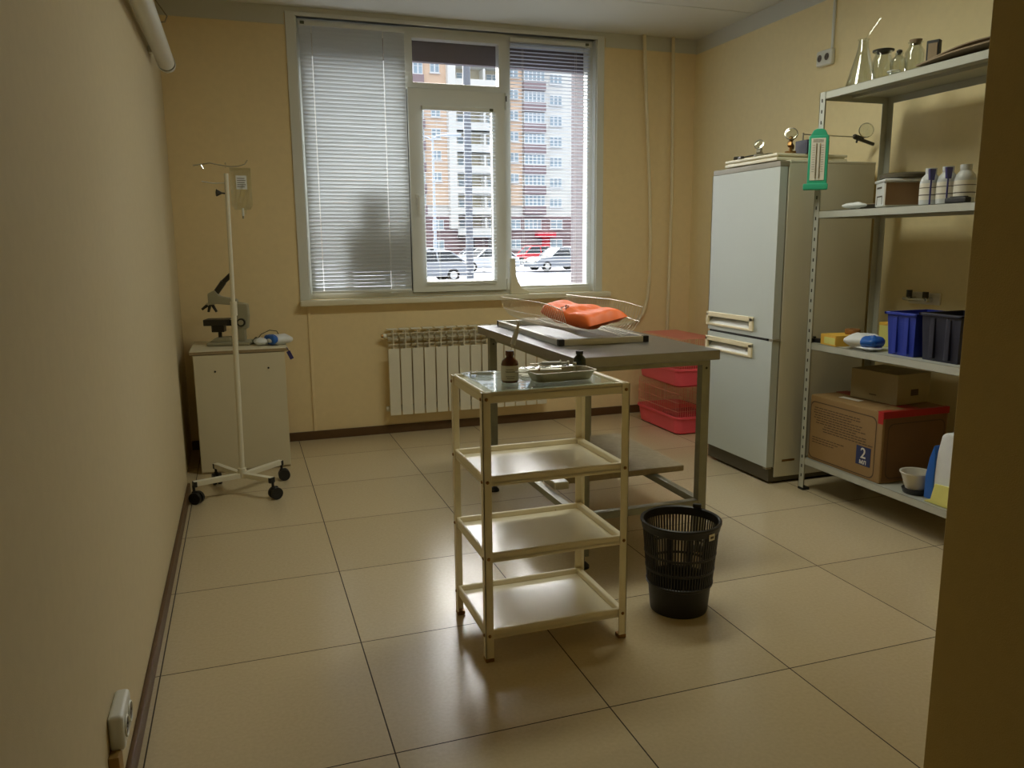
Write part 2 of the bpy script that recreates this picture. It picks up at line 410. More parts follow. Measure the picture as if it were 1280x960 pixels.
def blind(x0, x1, z0, z1, y, tilt, pitch, cords, key, name_label, holes=False, wand=None):
    t = thing('venetian_blind', name_label, 'blind', ((x0+x1)/2, y, z0), group=None)
    b = MB().m('pvc'); b.box(x0-.004, x1+.004, y-.014, y+.014, z1, z1+.028, .003)
    b.m('cloth_green'); ex = x0+.02 if holes else x1-.03
    b.box(ex-.012, ex+.014, y-.018, y+.005, z1+.006, z1+.024, .003)
    obj('headrail', b, t)
    b = MB().m(key); w = .0125; ct, st = math.cos(tilt), math.sin(tilt)
    z = z0+.022; segs = []
    if holes:
        xs = [x0]+[v for c in cords for v in (c-.0022, c+.0022)]+[x1]
        segs = [(xs[i], xs[i+1]) for i in range(0, len(xs), 2)]
    else: segs = [(x0, x1)]
    tb = bmesh.new()
    while z < z1-.006:
        for a, c in segs:
            prev = None; jx = random.uniform(-.001, .001)
            for k in range(4):
                u = (k/3*2-1)*w
                bow = .0018*(1-(u/w)**2)
                # slat coordinates: u runs from room side (-) to glass side (+), room side edge up for tilt>0
                yy = y+u*ct-bow*st*-1; zz = z-u*st+bow*ct
                cur = (tb.verts.new((a, yy, zz)), tb.verts.new((c, yy, zz+jx)))
                if prev: tb.faces.new((prev[0], prev[1], cur[1], cur[0]))
                prev = cur
        z += pitch
    b._merge(tb)
    obj('slats', b, t)
    b = MB().m('pvc'); b.box(x0, x1, y-.012, y+.012, z0-.004, z0+.010, .004)
    obj('bottom_rail', b, t)
    for c in cords:
        b = MB().m('label'); b.cyl((c, y-.0135, z0), (c, y-.0135, z1), .0007, n=5); b.cyl((c, y+.0135, z0), (c, y+.0135, z1), .0007, n=5)
        obj('ladder_cord', b, t)
    if wand:
        b = MB().m('pvc'); b.tube([(wand, y-.02, z1), (wand+.003, y-.022, z1-.5), (wand, y-.022, z0+.25)], .0016, 6); b.tube([(wand+.016, y-.02, z1), (wand+.016, y-.02, z0+.18)], .0011, 6)
        obj('pull_cord', b, t)
    return t
bl1 = blind(.140, .792, .968, 2.600, 1.064, R(62), .0235, (.215, .655), 'slat', 'closed white venetian blind over the large left window pane', True)
bl2 = blind(.895, 1.392, 1.012, 2.135, 1.052, R(4), .0235, (.99, 1.30), 'slat_open', 'narrow white venetian blind with open slats on the middle opening sash', wand=1.35)
bl3 = blind(1.512, 2.098, .968, 2.600, 1.078, R(4), .0235, (1.60, 1.99), 'slat_open', 'white venetian blind with open slats on the right window pane', wand=2.04)

# white plastic angle piece standing on the sill
b = MB().m('pvc_cream'); b.prism([(1.478, .926), (1.615, .926), (1.610, .945), (1.560, .965), (1.530, 1.01), (1.515, 1.06), (1.512, 1.165), (1.506, 1.172), (1.478, 1.172)], 1.00, 1.035, 'XZ', .004)
tag(obj('plastic_bracket', b), 'white plastic corner piece standing on the windowsill by the right pane', 'bracket')

# ------------------------------------------------------------------ radiator
rad = thing('radiator', 'white sectional radiator with grilled top under the window', 'radiator', (1.16, .99, .14))
def section_mesh(x):
    b = MB().m('radiator')
    b.box(x+.0035, x+.0775, .945, .955, .142, .592, .004)            # flat front plate
    b.box(x+.036, x+.045, .955, 1.03, .15, .70, .002)                # centre web
    b.box(x+.002, x+.079, .975, 1.02, .16, .20, .01); b.box(x+.002, x+.079, .975, 1.02, .655, .69, .012)   # headers
    for z in (.612, .648, .684):                                     # louvre fins of the top grille
        b.obox((x+.0405, .962, z), (.072, .034, .003), (R(-38), 0, 0))
    b.box(x+.038, x+.043, .946, .99, .59, .712, .0015)
    b.box(x+.006, x+.075, .985, 1.032, .712, .722, .004)
    return b
for k in range(14): obj('section', section_mesh(.594+k*.0808), rad)
b = MB().m('radiator'); b.cyl((.575, .998, .675), (.597, .998, .675), .017, n=14); b.m('brass').cyl((.562, .998, .675), (.576, .998, .675), .011, n=8); 
obj('air_vent', b, rad); obj('end_plug', MB().m('radiator').cyl((.580, .998, .18), (.597, .998, .18), .017, n=14), rad)
for x in (.88, 1.50): obj('wall_bracket', MB().m('radiator').box(x, x+.02, 1.02, 1.049, .62, .70), rad)

# heating pipes on the back wall
b = MB().m('pipe'); b.tube([(2.485, 1.020, 2.70), (2.515, 1.020, 2.2), (2.552, 1.020, 1.65), (2.566, 1.020, 1.3), (2.566, 1.020, 1.05), (2.552, 1.02, .86), (2.515, 1.02, .745), (2.45, 1.02, .69), (2.30, 1.02, .672), (1.74, 1.01, .67)], .0125, 10)
tag(obj('heating_pipe', b), 'thin white heating pipe on back wall, bending towards the radiator', 'pipe')
b = MB().m('pipe'); b.tube([(2.715, 1.020, 2.70), (2.735, 1.020, 1.6), (2.724, 1.020, .66), (2.722, 1.02, .30), (2.722, 1.02, .001)], .0125, 10)
tag(obj('heating_pipe', b), 'thin white heating pipe nearest the right wall corner', 'pipe')

# ------------------------------------------------------------------ left wall: tube lamp, socket
uv = thing('wall_lamp', 'long white tube lamp fixed high on the left wall', 'lamp', (-.57, -.6, 2.2))
b = MB().m('pvc'); b.tube([(-.572, -2.4, 2.165), (-.572, .20, 2.165)], .040, 18)
obj('lamp_tube', b, uv)
b = MB().m('pvc'); b.lathe([(0, -.0), (.030, 0), (.043, .012), (.043, .055)], (-.572, .262, 2.165), 20, Matrix.Rotation(PI/2, 4, 'X')); b.m('fridge_trim').cyl((-.548, .262, 2.165), (-.548, .272, 2.165), .008, n=10)
obj('end_cap', b, uv)
for y in (-1.3, -.05):
    b = MB().m('pvc'); b.box(-.627, -.57, y-.02, y+.02, 2.15, 2.18, .004); obj('wall_clip', b, uv)
b = MB().m('fridge_trim'); b.tube([(-.61, .20, 2.69), (-.605, .20, 2.56), (-.598, .20, 2.45), (-.568, .20, 2.405), (-.550, .20, 2.377), (-.562, .20, 2.350), (-.590, .20, 2.347)], .0035, 6)
tag(obj('hanging_wire', b), 'short dark wire curling down from the ceiling above the tube lamp', 'wire')

def socket(name, label, c, n, double=True):
    """double surface socket; n = outward axis sign on x"""
    t = thing(name, label, 'socket', c)
    x, y, z = c; s = n
    b = MB().m('pvc'); b.box(x, x+s*.032, y-.062, y+.062, z-.042, z+.042, .010, 3); obj('housing', b, t)
    for dy in (-.029, .029):
        b = MB().m('dark_gap' if False else 'label_ink'); b.cyl((x+s*.030, y+dy, z), (x+s*.0335, y+dy, z), .020, n=18)
        b.m('pvc'); b.tube([(x+s*.0335, y+dy+.0215*math.cos(a), z+.0215*math.sin(a)) for a in [2*PI*i/18 for i in range(18)]], .0025, 6, True)
        b.m('black'); b.cyl((x+s*.033, y+dy-.009, z), (x+s*.035, y+dy-.009, z), .003, n=8); b.cyl((x+s*.033, y+dy+.009, z), (x+s*.035, y+dy+.009, z), .003, n=8)
        obj('outlet', b, t)
    return t
socket('wall_socket', 'white double socket low on the left wall beside the baseboard', (XL, -2.41, .235), 1)
b = MB().m('tan_socket'); b.box(XL, XL+.022, -2.50, -2.455, .10, .20, .003); b.box(XL, XL+.010, -2.485, -2.478, .0, .10, .002)
tag(obj('cable_channel', b), 'tan cable channel under the low socket on the left wall', 'cable channel')
so = socket('wall_socket', 'white double socket high on the right wall above the refrigerator', (XR, -.345, 2.285), -1)
b = MB().m('pvc'); b.box(XR-.012, XR, -.392, -.376, 2.33, 2.60, .003)
tag(obj('cable_conduit', b), 'thin white cable conduit running up from the high wall socket', 'conduit')

# ------------------------------------------------------------------ cabinet with microscope
cab = thing('bedside_cabinet', 'cream chipboard cabinet in the left corner carrying the microscope', 'cabinet', (-.325, .69, 0))
cz = .70
b = MB().m('cabinet'); b.box(-.575, -.085, .444, .94, .0, cz-.018, .002); obj('carcass', b, cab)
b = MB().m('cabinet'); b.box(-.590, -.066, .425, .96, cz-.002, cz, .001); b.m('cab_edge').box(-.590, -.066, .425, .96, cz-.018, cz-.002); obj('worktop', b, cab)
b = MB().m('cabinet'); b.box(-.572, -.086, .428, .443, .012, cz-.022, .002)
dr = obj('front_panel', b, cab)
for x, z in ((-.463, .585), (-.178, .59)):
    obj('screw', MB().m('black').cyl((x, .424, z), (x, .429, z), .0055, n=10), dr)

mic = thing('microscope', 'grey laboratory microscope on the cabinet in the corner', 'microscope', (-.37, .70, cz+.001), R(-12))
S_ = 1/196.0
def mp(px, py): return ((px-290)*S_, (431-py)*S_)
b = MB().m('scope'); b.box(-.125, .118, -.075, .075, 0, .022, .008); b.prism([(-.115, .02), (.02, .02), (.0, .045), (-.08, .045)], -.055, .055, 'XZ', .006)
obj('base', b, mic, local=True)
b = MB().m('scope'); b.prism([mp(296, 382), mp(311, 384), mp(312, 398), mp(310, 413), mp(299, 414), mp(297, 406)], -.032, .032, 'XZ', .010); b.box(.045, .085, -.03, .03, .02, .11, .008)
obj('arm', b, mic, local=True)
b = MB().m('scope'); b.prism([mp(268, 384), mp(268, 372), mp(276, 368), mp(281, 375), mp(300, 379), mp(300, 386), mp(280, 384)], -.024, .024, 'XZ', .007); obj('head', b, mic, local=True)
b = MB().m('scope_dark'); p0 = mp(277, 371); p1 = mp(286, 359); p2 = mp(296, 350)
b.cyl((p0[0], 0, p0[1]), (p1[0], 0, p1[1]), .017, n=14); b.cyl((p1[0], 0, p1[1]), (p2[0], 0, p2[1]), .0145, n=14); obj('eyepiece', b, mic, local=True)
b = MB().m('bright_steel'); c0 = mp(270, 384); b.ball((c0[0], 0, c0[1]), .026, (1, 1, .5))
b.m('scope_dark')
for tx, tz in ((260, 390), (267, 393), (276, 393)):
    e = mp(tx, tz); b.cyl((c0[0]+(e[0]-c0[0])*.2, 0, c0[1]), (e[0], 0, e[1]), .010, .007, n=12)
obj('nosepiece', b, mic, local=True)
b = MB().m('scope_dark'); b.box(*[mp(263, 0)[0], mp(290, 0)[0]], -.06, .06, mp(0, 408)[1], mp(0, 401)[1], .003); b.box(mp(270, 0)[0], mp(284, 0)[0], -.03, .03, mp(0, 416)[1], mp(0, 408)[1], .004)
b.cyl((mp(278, 0)[0], 0, mp(0, 424)[1]), (mp(278, 0)[0], 0, mp(0, 415)[1]), .011, n=12); b.box(mp(286, 0)[0], mp(299, 0)[0], -.02, .02, mp(0, 409)[1], mp(0, 402)[1], .003)
obj('stage', b, mic, local=True)
b = MB().m('scope_dark'); k = mp(304, 405); b.cyl((k[0], -.048, k[1]), (k[0], -.030, k[1]), .024, n=20); b.m('scope').cyl((k[0], -.056, k[1]), (k[0], -.046, k[1]), .015, n=18); 
obj('focus_knob', b, mic, local=True)
obj('focus_knob', MB().m('scope_dark').cyl((k[0], .03, k[1]), (k[0], .05, k[1]), .024, n=20), mic, local=True)

# things beside the microscope
b = MB().m('cloth_green')
b.grid(lambda u, v: (-.262+.06*u, .66+.10*v, cz+.006+.028*math.sin(PI*v)*(0.4+.6*math.sin(PI*min(1, u*1.1)))+.006*math.sin(9*u+5*v)), 12, 10, .004)
tag(obj('folded_cloth', b), 'grey green folded cloth on the cabinet between microscope and glove packet', 'cloth')
def lumpy(b, c, size, seed, amp=.12, n=(14, 10), rot=0, pinch=.35):
    """soft packet: closed pillow shape with wrinkles"""
    rnd = random.Random(seed); ph = [rnd.uniform(0, 6) for _ in range(6)]
    t = bmesh.new(); bmesh.ops.create_uvsphere(t, u_segments=26, v_segments=16, radius=1)
    for v in t.verts:
        x, y, z = v.co
        sx = math.copysign(abs(x)**.55, x); sy = math.copysign(abs(y)**.55, y); sz = math.copysign(abs(z)**.8, z)
        w = 1+amp*(math.sin(5*sx+ph[0])*math.sin(4*sy+ph[1])+.6*math.sin(9*sx+ph[2]+3*sy))
        v.co = (sx*size[0]/2, sy*size[1]/2, sz*size[2]/2*w*(1-pinch*abs(sx)**3)*(1-pinch*abs(sy)**3))
    bmesh.ops.transform(t, matrix=Matrix.Translation(c) @ Euler((0, 0, rot) if not isinstance(rot, tuple) else rot).to_matrix().to_4x4(), verts=t.verts)
    return b._merge(t)
pk = thing('glove_packet', 'white and blue plastic packet on the cabinet beside the microscope', 'packet', (-.12, .60, cz))
obj('pouch', lumpy(MB().m('white_film'), (-.105, .60, cz+.030), (.15, .13, .06), 3, .1, rot=R(15)), pk)
obj('blue_band', lumpy(MB().m('blue_bag'), (-.150, .575, cz+.033), (.045, .115, .06), 5, .1, rot=R(30)), pk, label='blue printed band')
obj('pale_end', lumpy(MB().m('white_film'), (-.205, .60, cz+.022), (.08, .10, .042), 8, .1, rot=R(8)), pk)
b = MB().m('dust_blue'); b.tube([(-.075, .424, cz+.002), (-.068, .418, cz-.004), (-.062, .418, cz-.02)], .002, 6); b.obox((-.056, .418, cz-.042), (.022, .006, .05), (0, R(-24), 0), .002)
tag(obj('hanging_tag', b), 'small dark blue tag hanging over the cabinet top edge', 'tag')
b = MB().m('scope_dark'); b.tube([(-.24, .72, cz+.004), (-.20, .74, cz+.05), (-.15, .74, cz+.072), (-.11, .73, cz+.066), (-.08, .72, cz+.004)], .0025, 6)
tag(obj('cable', b), 'thin dark cable arching behind the white and blue packet', 'cable')

# ------------------------------------------------------------------ drip stand
iv = thing('drip_stand', 'white wheeled drip stand beside the left wall, holding a fluid bag', 'drip stand', (-.352, -.02, 0))
hub = Vector((-.352, -.02, .115))
b = MB().m('white_paint'); b.cyl((-.352, -.02, .10), (-.338, -.022, .98), .0135, n=16); b.m('white_paint').cyl((-.338, -.022, .96), (-.328, -.023, 1.62), .0105, n=14)
b.cyl((-.337, -.022, .93), (-.336, -.022, 1.0), .0165, n=16); b.cyl((-.352, -.02, .095), (-.352, -.02, .14), .022, n=16)
obj('pole', b, iv)
ends = [(-.585, -.10), (-.208, -.165), (-.150, .165), (-.490, .225)]
for ex, ey in ends:
    d = Vector((ex, ey, .10))-Vector((hub.x, hub.y, .105)); ang = math.atan2(d.y, d.x)
    b = MB().m('white_paint'); mid = (Vector((ex, ey, .10))+Vector((hub.x, hub.y, .105)))/2
    b.obox(mid, (d.length, .030, .026), (0, 0, ang), .003)
    a = obj('base_leg', b, iv)
    b = MB().m('black'); b.obox((ex-.006*math.cos(ang), ey-.006*math.sin(ang), .10), (.018, .032, .029), (0, 0, ang), .003)
    obj('end_cap', b, a)
    b = MB().m('black'); b.cyl((ex, ey, .055), (ex, ey, .095), .007, n=10)
    ca = random.uniform(0, PI); ux, uy = math.cos(ca), math.sin(ca)
    for s in (-1, 1):
        c = Vector((ex+ux*.014*s+uy*.012, ey+uy*.014*s-ux*.012, .031))
        b.cyl(c-Vector((ux, uy, 0))*.008, c+Vector((ux, uy, 0))*.009, .031, n=20)
    b.obox((ex+uy*.008, ey-ux*.008, .052), (.024, .038, .030), (0, 0, ca), .008)
    obj('caster', b, a)
b = MB().m('black'); b.cyl((-.332, -.022, 1.525), (-.356, -.03, 1.527), .004, n=8); b.cyl((-.356, -.03, 1.527), (-.378, -.036, 1.528), .006, .019, n=6)
obj('clamp_knob', b, iv)
b = MB().m('bright_steel'); b.tube([(-.475, -.023, 1.655), (-.44, -.023, 1.66), (-.40, -.023, 1.668), (-.328, -.023, 1.655), (-.30, -.023, 1.652), (-.27, -.023, 1.655), (-.24, -.023, 1.665), (-.225, -.023, 1.685)], .003, 8)
b.tube([(-.44, -.023, 1.66), (-.43, -.023, 1.64), (-.425, -.023, 1.645)], .003, 6); b.tube([(-.328, -.12, 1.66), (-.328, -.023, 1.65), (-.328, .08, 1.66)], .003, 8)
b.tube([(-.44, -.06, 1.578), (-.39, -.04, 1.572), (-.33, -.023, 1.575)], .0025, 8)
obj('hook_arm', b, iv)
bag = thing('fluid_bag', 'clear fluid bag hanging from the drip stand hook', 'fluid bag', (-.262, -.026, 1.655))
def bagf(u, v, s):
    x = -.312+.098*u; z = 1.648-.20*v
    th = .016*math.sin(PI*u)**.6*math.sin(PI*min(1, max(0, (v-.10)/.86)))**.6 if .10 < v < .96 else .0
    th *= 1+.25*math.sin(13*u+9*v)*s
    w = 1-.25*max(0, (v-.85)/.15)**2
    x = -.263+(x+.263)*w
    return (x, -.026+s*(th+.0008), z)
b = MB().m('bag_film'); b.grid(lambda u, v: bagf(u, v, -1), 14, 22); b.grid(lambda u, v: bagf(u, v, 1), 14, 22)
obj('film', b, bag)
b = MB().m('pvc'); b.cyl((-.262, -.026, 1.418), (-.262, -.026, 1.455), .006, n=10); b.m('bag_film').cyl((-.250, -.026, 1.425), (-.250, -.026, 1.452), .004, n=8); b.m('fridge_trim').cyl((-.262, -.026, 1.405), (-.262, -.026, 1.420), .004, n=8)
obj('port', b, bag)
b = MB().m('white_film'); b.box(-.285, -.235, -.0445, -.0435, 1.545, 1.61, .0003); b.m('label_ink')
for k in range(5): b.box(-.280, -.245+.004*(k % 2), -.0452, -.0446, 1.555+.010*k, 1.558+.010*k)
lb = obj('print', b, bag)

# ------------------------------------------------------------------ refrigerator
fr = thing('refrigerator', 'old two-door cream white refrigerator by the right wall', 'refrigerator', (2.55, -.545, 0))
fy0, fy1 = -.84, -.25
b = MB().m('fridge_side'); b.box(2.314, 2.85, fy0, fy1, .035, 1.655, .006); obj('body', b, fr)
b = MB().m('plinth'); b.box(2.285, 2.40, fy0+.006, fy1-.006, .012, .088, .004); b.box(2.40, 2.845, fy0+.01, fy1-.01, .012, .05)
for y in (fy0+.05, fy1-.05): b.cyl((2.34, y, 0), (2.34, y, .02), .018, n=12); b.cyl((2.80, y, 0), (2.80, y, .02), .018, n=12)
obj('plinth', b, fr)
b = MB().m('fridge_trim'); b.box(2.262, 2.318, fy0, fy1, 1.635, 1.662, .003); b.m('fridge_side').box(2.32, 2.85, fy0, fy1, 1.652, 1.668, .004)
obj('top_trim', b, fr)
def fdoor(z0, z1, hz0, hz1):
    hy0, hy1 = -.665, -.245
    b = MB().m('fridge')
    b.box(2.262, 2.306, fy0, hy0, z0, z1); b.box(2.262, 2.306, hy1, fy1, z0, z1)
    b.box(2.262, 2.306, hy0, hy1, z0, hz0); b.box(2.262, 2.306, hy0, hy1, hz1, z1)
    b.box(2.300, 2.306, hy0, hy1, hz0, hz1)
    b.m('dark_gap').box(2.306, 2.314, fy0+.012, fy1-.012, z0+.012, z1-.012)
    d = obj('door', b, fr)
    b = MB().m('cream')
    b.box(2.254, 2.268, hy0-.015, hy1+.010, hz1-.020, hz1+.006, .003); b.box(2.254, 2.268, hy0-.015, hy1+.010, hz0-.006, hz0+.006, .003)
    b.box(2.254, 2.268, hy0-.015, hy0+.018, hz0, hz1, .003); b.box(2.254, 2.268, hy1-.012, hy1+.010, hz0, hz1, .003)
    h_ = obj('handle', b, d)
    obj('grip', MB().m('white_film').prism([(2.258, hz0), (2.300, hz0), (2.300, hz0+.046), (2.297, hz0+.046)], hy0+.016, hy1-.010, 'XZ'), h_) if False else obj('grip', MB().m('pvc').prism([(2.258, hz0), (2.300, hz0), (2.300, hz0+.046), (2.297, hz0+.046)], hy0+.016, hy1-.010, 'XZ'), d)
fdoor(.776, 1.634, .806, .870)
fdoor(.095, .762, .664, .730)
obj('hinge', MB().m('fridge_trim').box(2.264, 2.312, fy0-.004, fy0+.03, .762, .776, .002), fr); obj('hinge', MB().m('fridge_trim').box(2.264, 2.300, fy0+.004, fy0+.03, .083, .095, .002), fr)
b = MB().m('dark_gap'); b.box(2.266, 2.310, fy0+.05, fy1-.01, .763, .775); obj('door_gap', b, fr)
b = MB().m('brass'); b.box(2.36, 2.44, fy0-.0006, fy0+.001, .118, .130); obj('nameplate', b, fr)

# on top of the refrigerator
b = MB().m('pvc_cream'); b.box(2.268, 2.70, -.80, -.35, 1.668, 1.684, .004); b.box(2.268, 2.70, -.80, -.35, 1.690, 1.704, .004); b.box(2.28, 2.69, -.79, -.36, 1.682, 1.692)
tag(obj('plastic_board', b), 'white flat plastic board lying on top of the refrigerator', 'board')
def lens_clamp(t, base, h, lens_dir, r=.028, body='brass', tilt=0):
    x, y, z = base
    b = MB().m(body); b.cyl((x, y, z), (x, y, z+h), .010, n=10); b.obox((x, y, z+h*.55), (.05, .022, .022), (0, R(20), R(35)), .004); b.ball((x, y, z+h), .014)
    b.cyl((x, y, z), (x, y, z+.012), .028, n=18); obj('stem', b, t)
    d = Vector(lens_dir).normalized(); c = Vector((x, y, z+h+.02))+d*.012
    b = MB().m('bright_steel'); q = Vector((0, 0, 1)).rotation_difference(d).to_matrix().to_4x4()
    b.lathe([(r, -.004), (r+.004, -.003), (r+.004, .003), (r, .004), (r, -.004)], c, 22, q); obj('lens_ring', b, t)
    b = MB().m('jar_glass'); b.lathe([(0, .003), (r*.7, .002), (r, 0), (r*.7, -.002), (0, -.003)], c, 22, q); obj('lens', b, t)
t = thing('lens_stand', 'small brass stand with round lens on refrigerator top, beside the dark box', 'lens stand', (2.37, -.77, 1.704)); lens_clamp(t, (2.37, -.77, 1.704), .072, (-.6, -.8, .25))
t = thing('lens_stand', 'low dark stand with tilted round lens near the refrigerator front edge', 'lens stand', (2.30, -.61, 1.704))
lens_clamp(t, (2.295, -.62, 1.704), .035, (-.8, -.5, .4), .022, 'fridge_trim')
b = MB().m('scope_dark'); b.obox((2.285, -.47, 1.711), (.075, .022, .014), (0, 0, R(70)), .004); b.obox((2.29, -.43, 1.714), (.03, .03, .018), (0, 0, R(40)), .005); b.tube([(2.29, -.40, 1.712), (2.30, -.55, 1.716), (2.33, -.68, 1.713)], .004, 6)
tag(obj('metal_tool', b), 'dark slim metal tool lying at the refrigerator top front edge', 'tool')
t = thing('instrument_box', 'dark grey instrument box with thin rod on refrigerator top', 'instrument', (2.50, -.76, 1.704))
b = MB().m('plinth'); b.m('black_bin').box(2.435, 2.57, -.815, -.72, 1.704, 1.772, .004); obj('case', b, t)
obj('post', MB().m('fridge_trim').cyl((2.45, -.76, 1.77), (2.45, -.76, 1.81), .004, n=8), t); obj('post', MB().m('fridge_trim').cyl((2.56, -.76, 1.77), (2.56, -.76, 1.812), .005, n=8), t)
b = MB().m('steel'); b.cyl((2.45, -.76, 1.803), (2.79, -.762, 1.800), .0028, n=8); obj('rod', b, t)
b = MB().m('scope_dark'); b.obox((2.80, -.76, 1.795), (.05, .022, .022), (0, R(15), 0), .004); b.obox((2.845, -.765, 1.778), (.10, .016, .016), (0, R(14), 0), .004); b.ball((2.775, -.76, 1.802), .013); b.cyl((2.79, -.76, 1.79), (2.782, -.765, 1.772), .005, n=8); obj('clamp', b, t)
q = Vector((0, 0, 1)).rotation_difference(Vector((-.45, -.88, .1))).to_matrix().to_4x4()
b = MB().m('bright_steel'); b.lathe([(.034, -.003), (.038, -.002), (.038, .002), (.034, .003), (.034, -.003)], (2.822, -.785, 1.832), 24, q); b.cyl((2.82, -.775, 1.795), (2.822, -.782, 1.80), .004, n=8); obj('lens_ring', b, t)
b = MB().m('jar_glass'); b.lathe([(0, .004), (.022, .003), (.034, 0), (.022, -.003), (0, -.004)], (2.822, -.785, 1.832), 24, q); obj('lens', b, t)

# ------------------------------------------------------------------ shelving rack
rk = thing('shelving_rack', 'grey metal shelving rack along the right wall beside the refrigerator', 'shelving', (2.60, -1.44, 0))
rx0, rx1, ry0, ry1 = 2.388, 2.80, -1.94, -.945
S1, S2, S3, S4 = 1.967, 1.413, .768, .172
def post(x, y, sx, sy):
    b = MB().m('rack'); L_ = .036
    b.box(x, x+sx*.0025, y, y+sy*L_, .012, S1); b.box(x, x+sx*L_, y, y+sy*.0025, .012, S1)
    b.m('dark_gap')
    z = .07
    while z < S1-.03:
        b.box(x-sx*.0006, x+sx*.0008, y+sy*.014, y+sy*.022, z, z+.016); b.box(x+sx*.014, x+sx*.022, y-sy*.0006, y+sy*.0008, z, z+.016); z += .05
    p = obj('post', b, rk)
    b = MB().m('rubber'); b.box(x-sx*.002, x+sx*.040, y-sy*.002, y+sy*.040, 0, .014, .003); obj('foot', b, p)
post(rx0, ry1, 1, -1); post(rx1, ry1, -1, -1); post(rx0, ry0, 1, 1); post(rx1, ry0, -1, 1)
for z in (S1, S2, S3, S4):
    b = MB().m('rack'); a, c, d, e = rx0+.003, rx1-.003, ry0+.003, ry1-.003; h = .034
    b.box(a, c, d, e, z-.0016, z); b.box(a, a+.0016, d, e, z-h, z); b.box(c-.0016, c, d, e, z-h, z); b.box(a, c, d, d+.0016, z-h, z); b.box(a, c, e-.0016, e, z-h, z)
    b.box(a+.01, a+.012, d, e, z-h, z-h+.012); b.box((a+c)/2-.02, (a+c)/2+.02, d, e, z-.016, z-.0016)
    b.box(a, a+.012, d, e, z-h, z-h+.0016)
    b.m('dark_gap'); b.cyl((a-.0015, e-.02, z-.016), (a, e-.02, z-.016), .004, n=8); b.cyl((a-.0015, d+.02, z-.016), (a, d+.02, z-.016), .004, n=8)
    obj('shelf', b, rk)

# hygrometer hanging on the front post
hy = thing('hygrometer', 'teal green hygrometer with white scale hanging on rack post', 'hygrometer', (2.374, -.972, 1.512), R(-38))
b = MB().m('teal'); b.box(-.045, .045, -.034, -.004, .02, .255, .008); b.box(-.062, .050, -.046, -.004, .0, .030, .006); b.prism([(-.040, .25), (.040, .25), (.026, .278), (.012, .284), (-.012, .284), (-.026, .278)], -.032, -.006, 'XZ', .004)
obj('frame', b, hy, local=True)
b = MB().m('label'); b.box(-.034, .030, -.0362, -.0338, .045, .240, .0005)
sc = obj('scale_plate', b, hy, local=True)
b = MB().m('label_ink')
for k in range(12): b.box(-.028, -.016, -.0370, -.0364, .085+.011*k, .0862+.011*k); b.box(.012, .024, -.0370, -.0364, .085+.011*k, .0862+.011*k)
for k in range(3): b.box(-.026, .022, -.0370, -.0364, .222+.005*k, .2235+.005*k)
obj('scale_marks', b, sc, local=True)
for x in (-.010, .006): obj('tube', MB().m('bright_steel').cyl((x, -.038, .055), (x, -.038, .215), .0025, n=8), hy, local=True)

# top shelf glassware
z = S1+.0005
t = thing('flask', 'tall conical glass flask at window end of the top rack shelf', 'flask', (2.55, -1.03, z))
b = MB().m('jar_glass'); b.lathe([(0, 0), (.068, 0), (.074, .006), (.072, .02), (.030, .17), (.023, .20), (.022, .228), (.027, .232), (.025, .232), (.020, .228), (.021, .20), (.028, .17), (.069, .022), (.066, .008), (0, .004)], (2.55, -1.03, z), 30); obj('body', b, t)
b = MB().m('jar_glass'); b.cyl((2.55, -1.03, z+.222), (2.585, -1.09, z+.315), .0025, n=8); obj('glass_rod', b, t)
def jar(label, x, y, r, h, stop, group=None, fill='jar_glass', neck=.6):
    t = thing('glass_jar', label, 'jar', (x, y, z), group=group)
    sh = h*.62
    b = MB().m(fill); b.lathe([(0, 0), (r*.94, 0), (r, .006), (r, sh), (r*.95, sh+r*.25), (r*neck, sh+r*.75), (r*neck, h*.9), (r*neck*1.2, h*.92), (r*neck*1.2, h*.94), (r*neck*.85, h*.94), (r*neck*.85, sh+r*.75), (r*.9, sh), (r*.9, .01), (0, .008)], (x, y, z), 26); obj('body', b, t)
    b = MB()
    if stop == 'wide': b.m('scope_dark').lathe([(r*neck*.8, h*.90), (r*neck*.9, h*.94), (r*.98, h*.945), (r*1.0, h*.985), (r*.85, h), (0, h)], (x, y, z), 24)
    elif stop == 'ball': b.m('jar_glass').lathe([(r*neck*.8, h*.90), (r*neck*.9, h*.95), (r*.38, h*.97)], (x, y, z), 16); b.m('scope_dark').ball((x, y, z+h*1.0), r*.36, (1, 1, .7)); b.cyl((x, y, z+h*.9), (x, y, z+h*.98), r*.22, n=10)
    else: b.m('grey_paper').lathe([(r*neck*.8, h*.88), (r*neck*1.0, h*.98), (r*neck*1.05, h), (0, h)], (x, y, z), 18)
    obj('stopper', b, t)
jar('wide clear glass jar with dark stopper beside the conical flask', 2.52, -1.19, .046, .150, 'wide', neck=.72)
jar('small clear glass jar with ball stopper, second from the conical flask', 2.51, -1.295, .036, .118, 'ball', neck=.42)
jar('clear glass jar with pale cork between ball-stoppered jar and dark packet', 2.52, -1.372, .040, .150, 'cork', neck=.62)
b = MB().m('jar_glass'); b.lathe([(.018, 0), (.026, .014), (.024, .014), (.017, .003), (0, .003)], (2.41, -1.375, z), 20); b.m('pvc').tube([(2.41+.0255*math.cos(a), -1.375+.0255*math.sin(a), z+.0145) for a in [2*PI*i/20 for i in range(20)]], .002, 6, True)
tag(obj('glass_dish', b), 'tiny white-rimmed glass dish at the front of the top shelf', 'dish')
t = thing('packet', 'small black packet with grey label beside jars on the top shelf', 'packet', (2.53, -1.455, z))
b = MB().m('black'); b.obox((2.53, -1.462, z+.064), (.03, .052, .128), (0, 0, R(25)), .004); obj('carton', b, t)
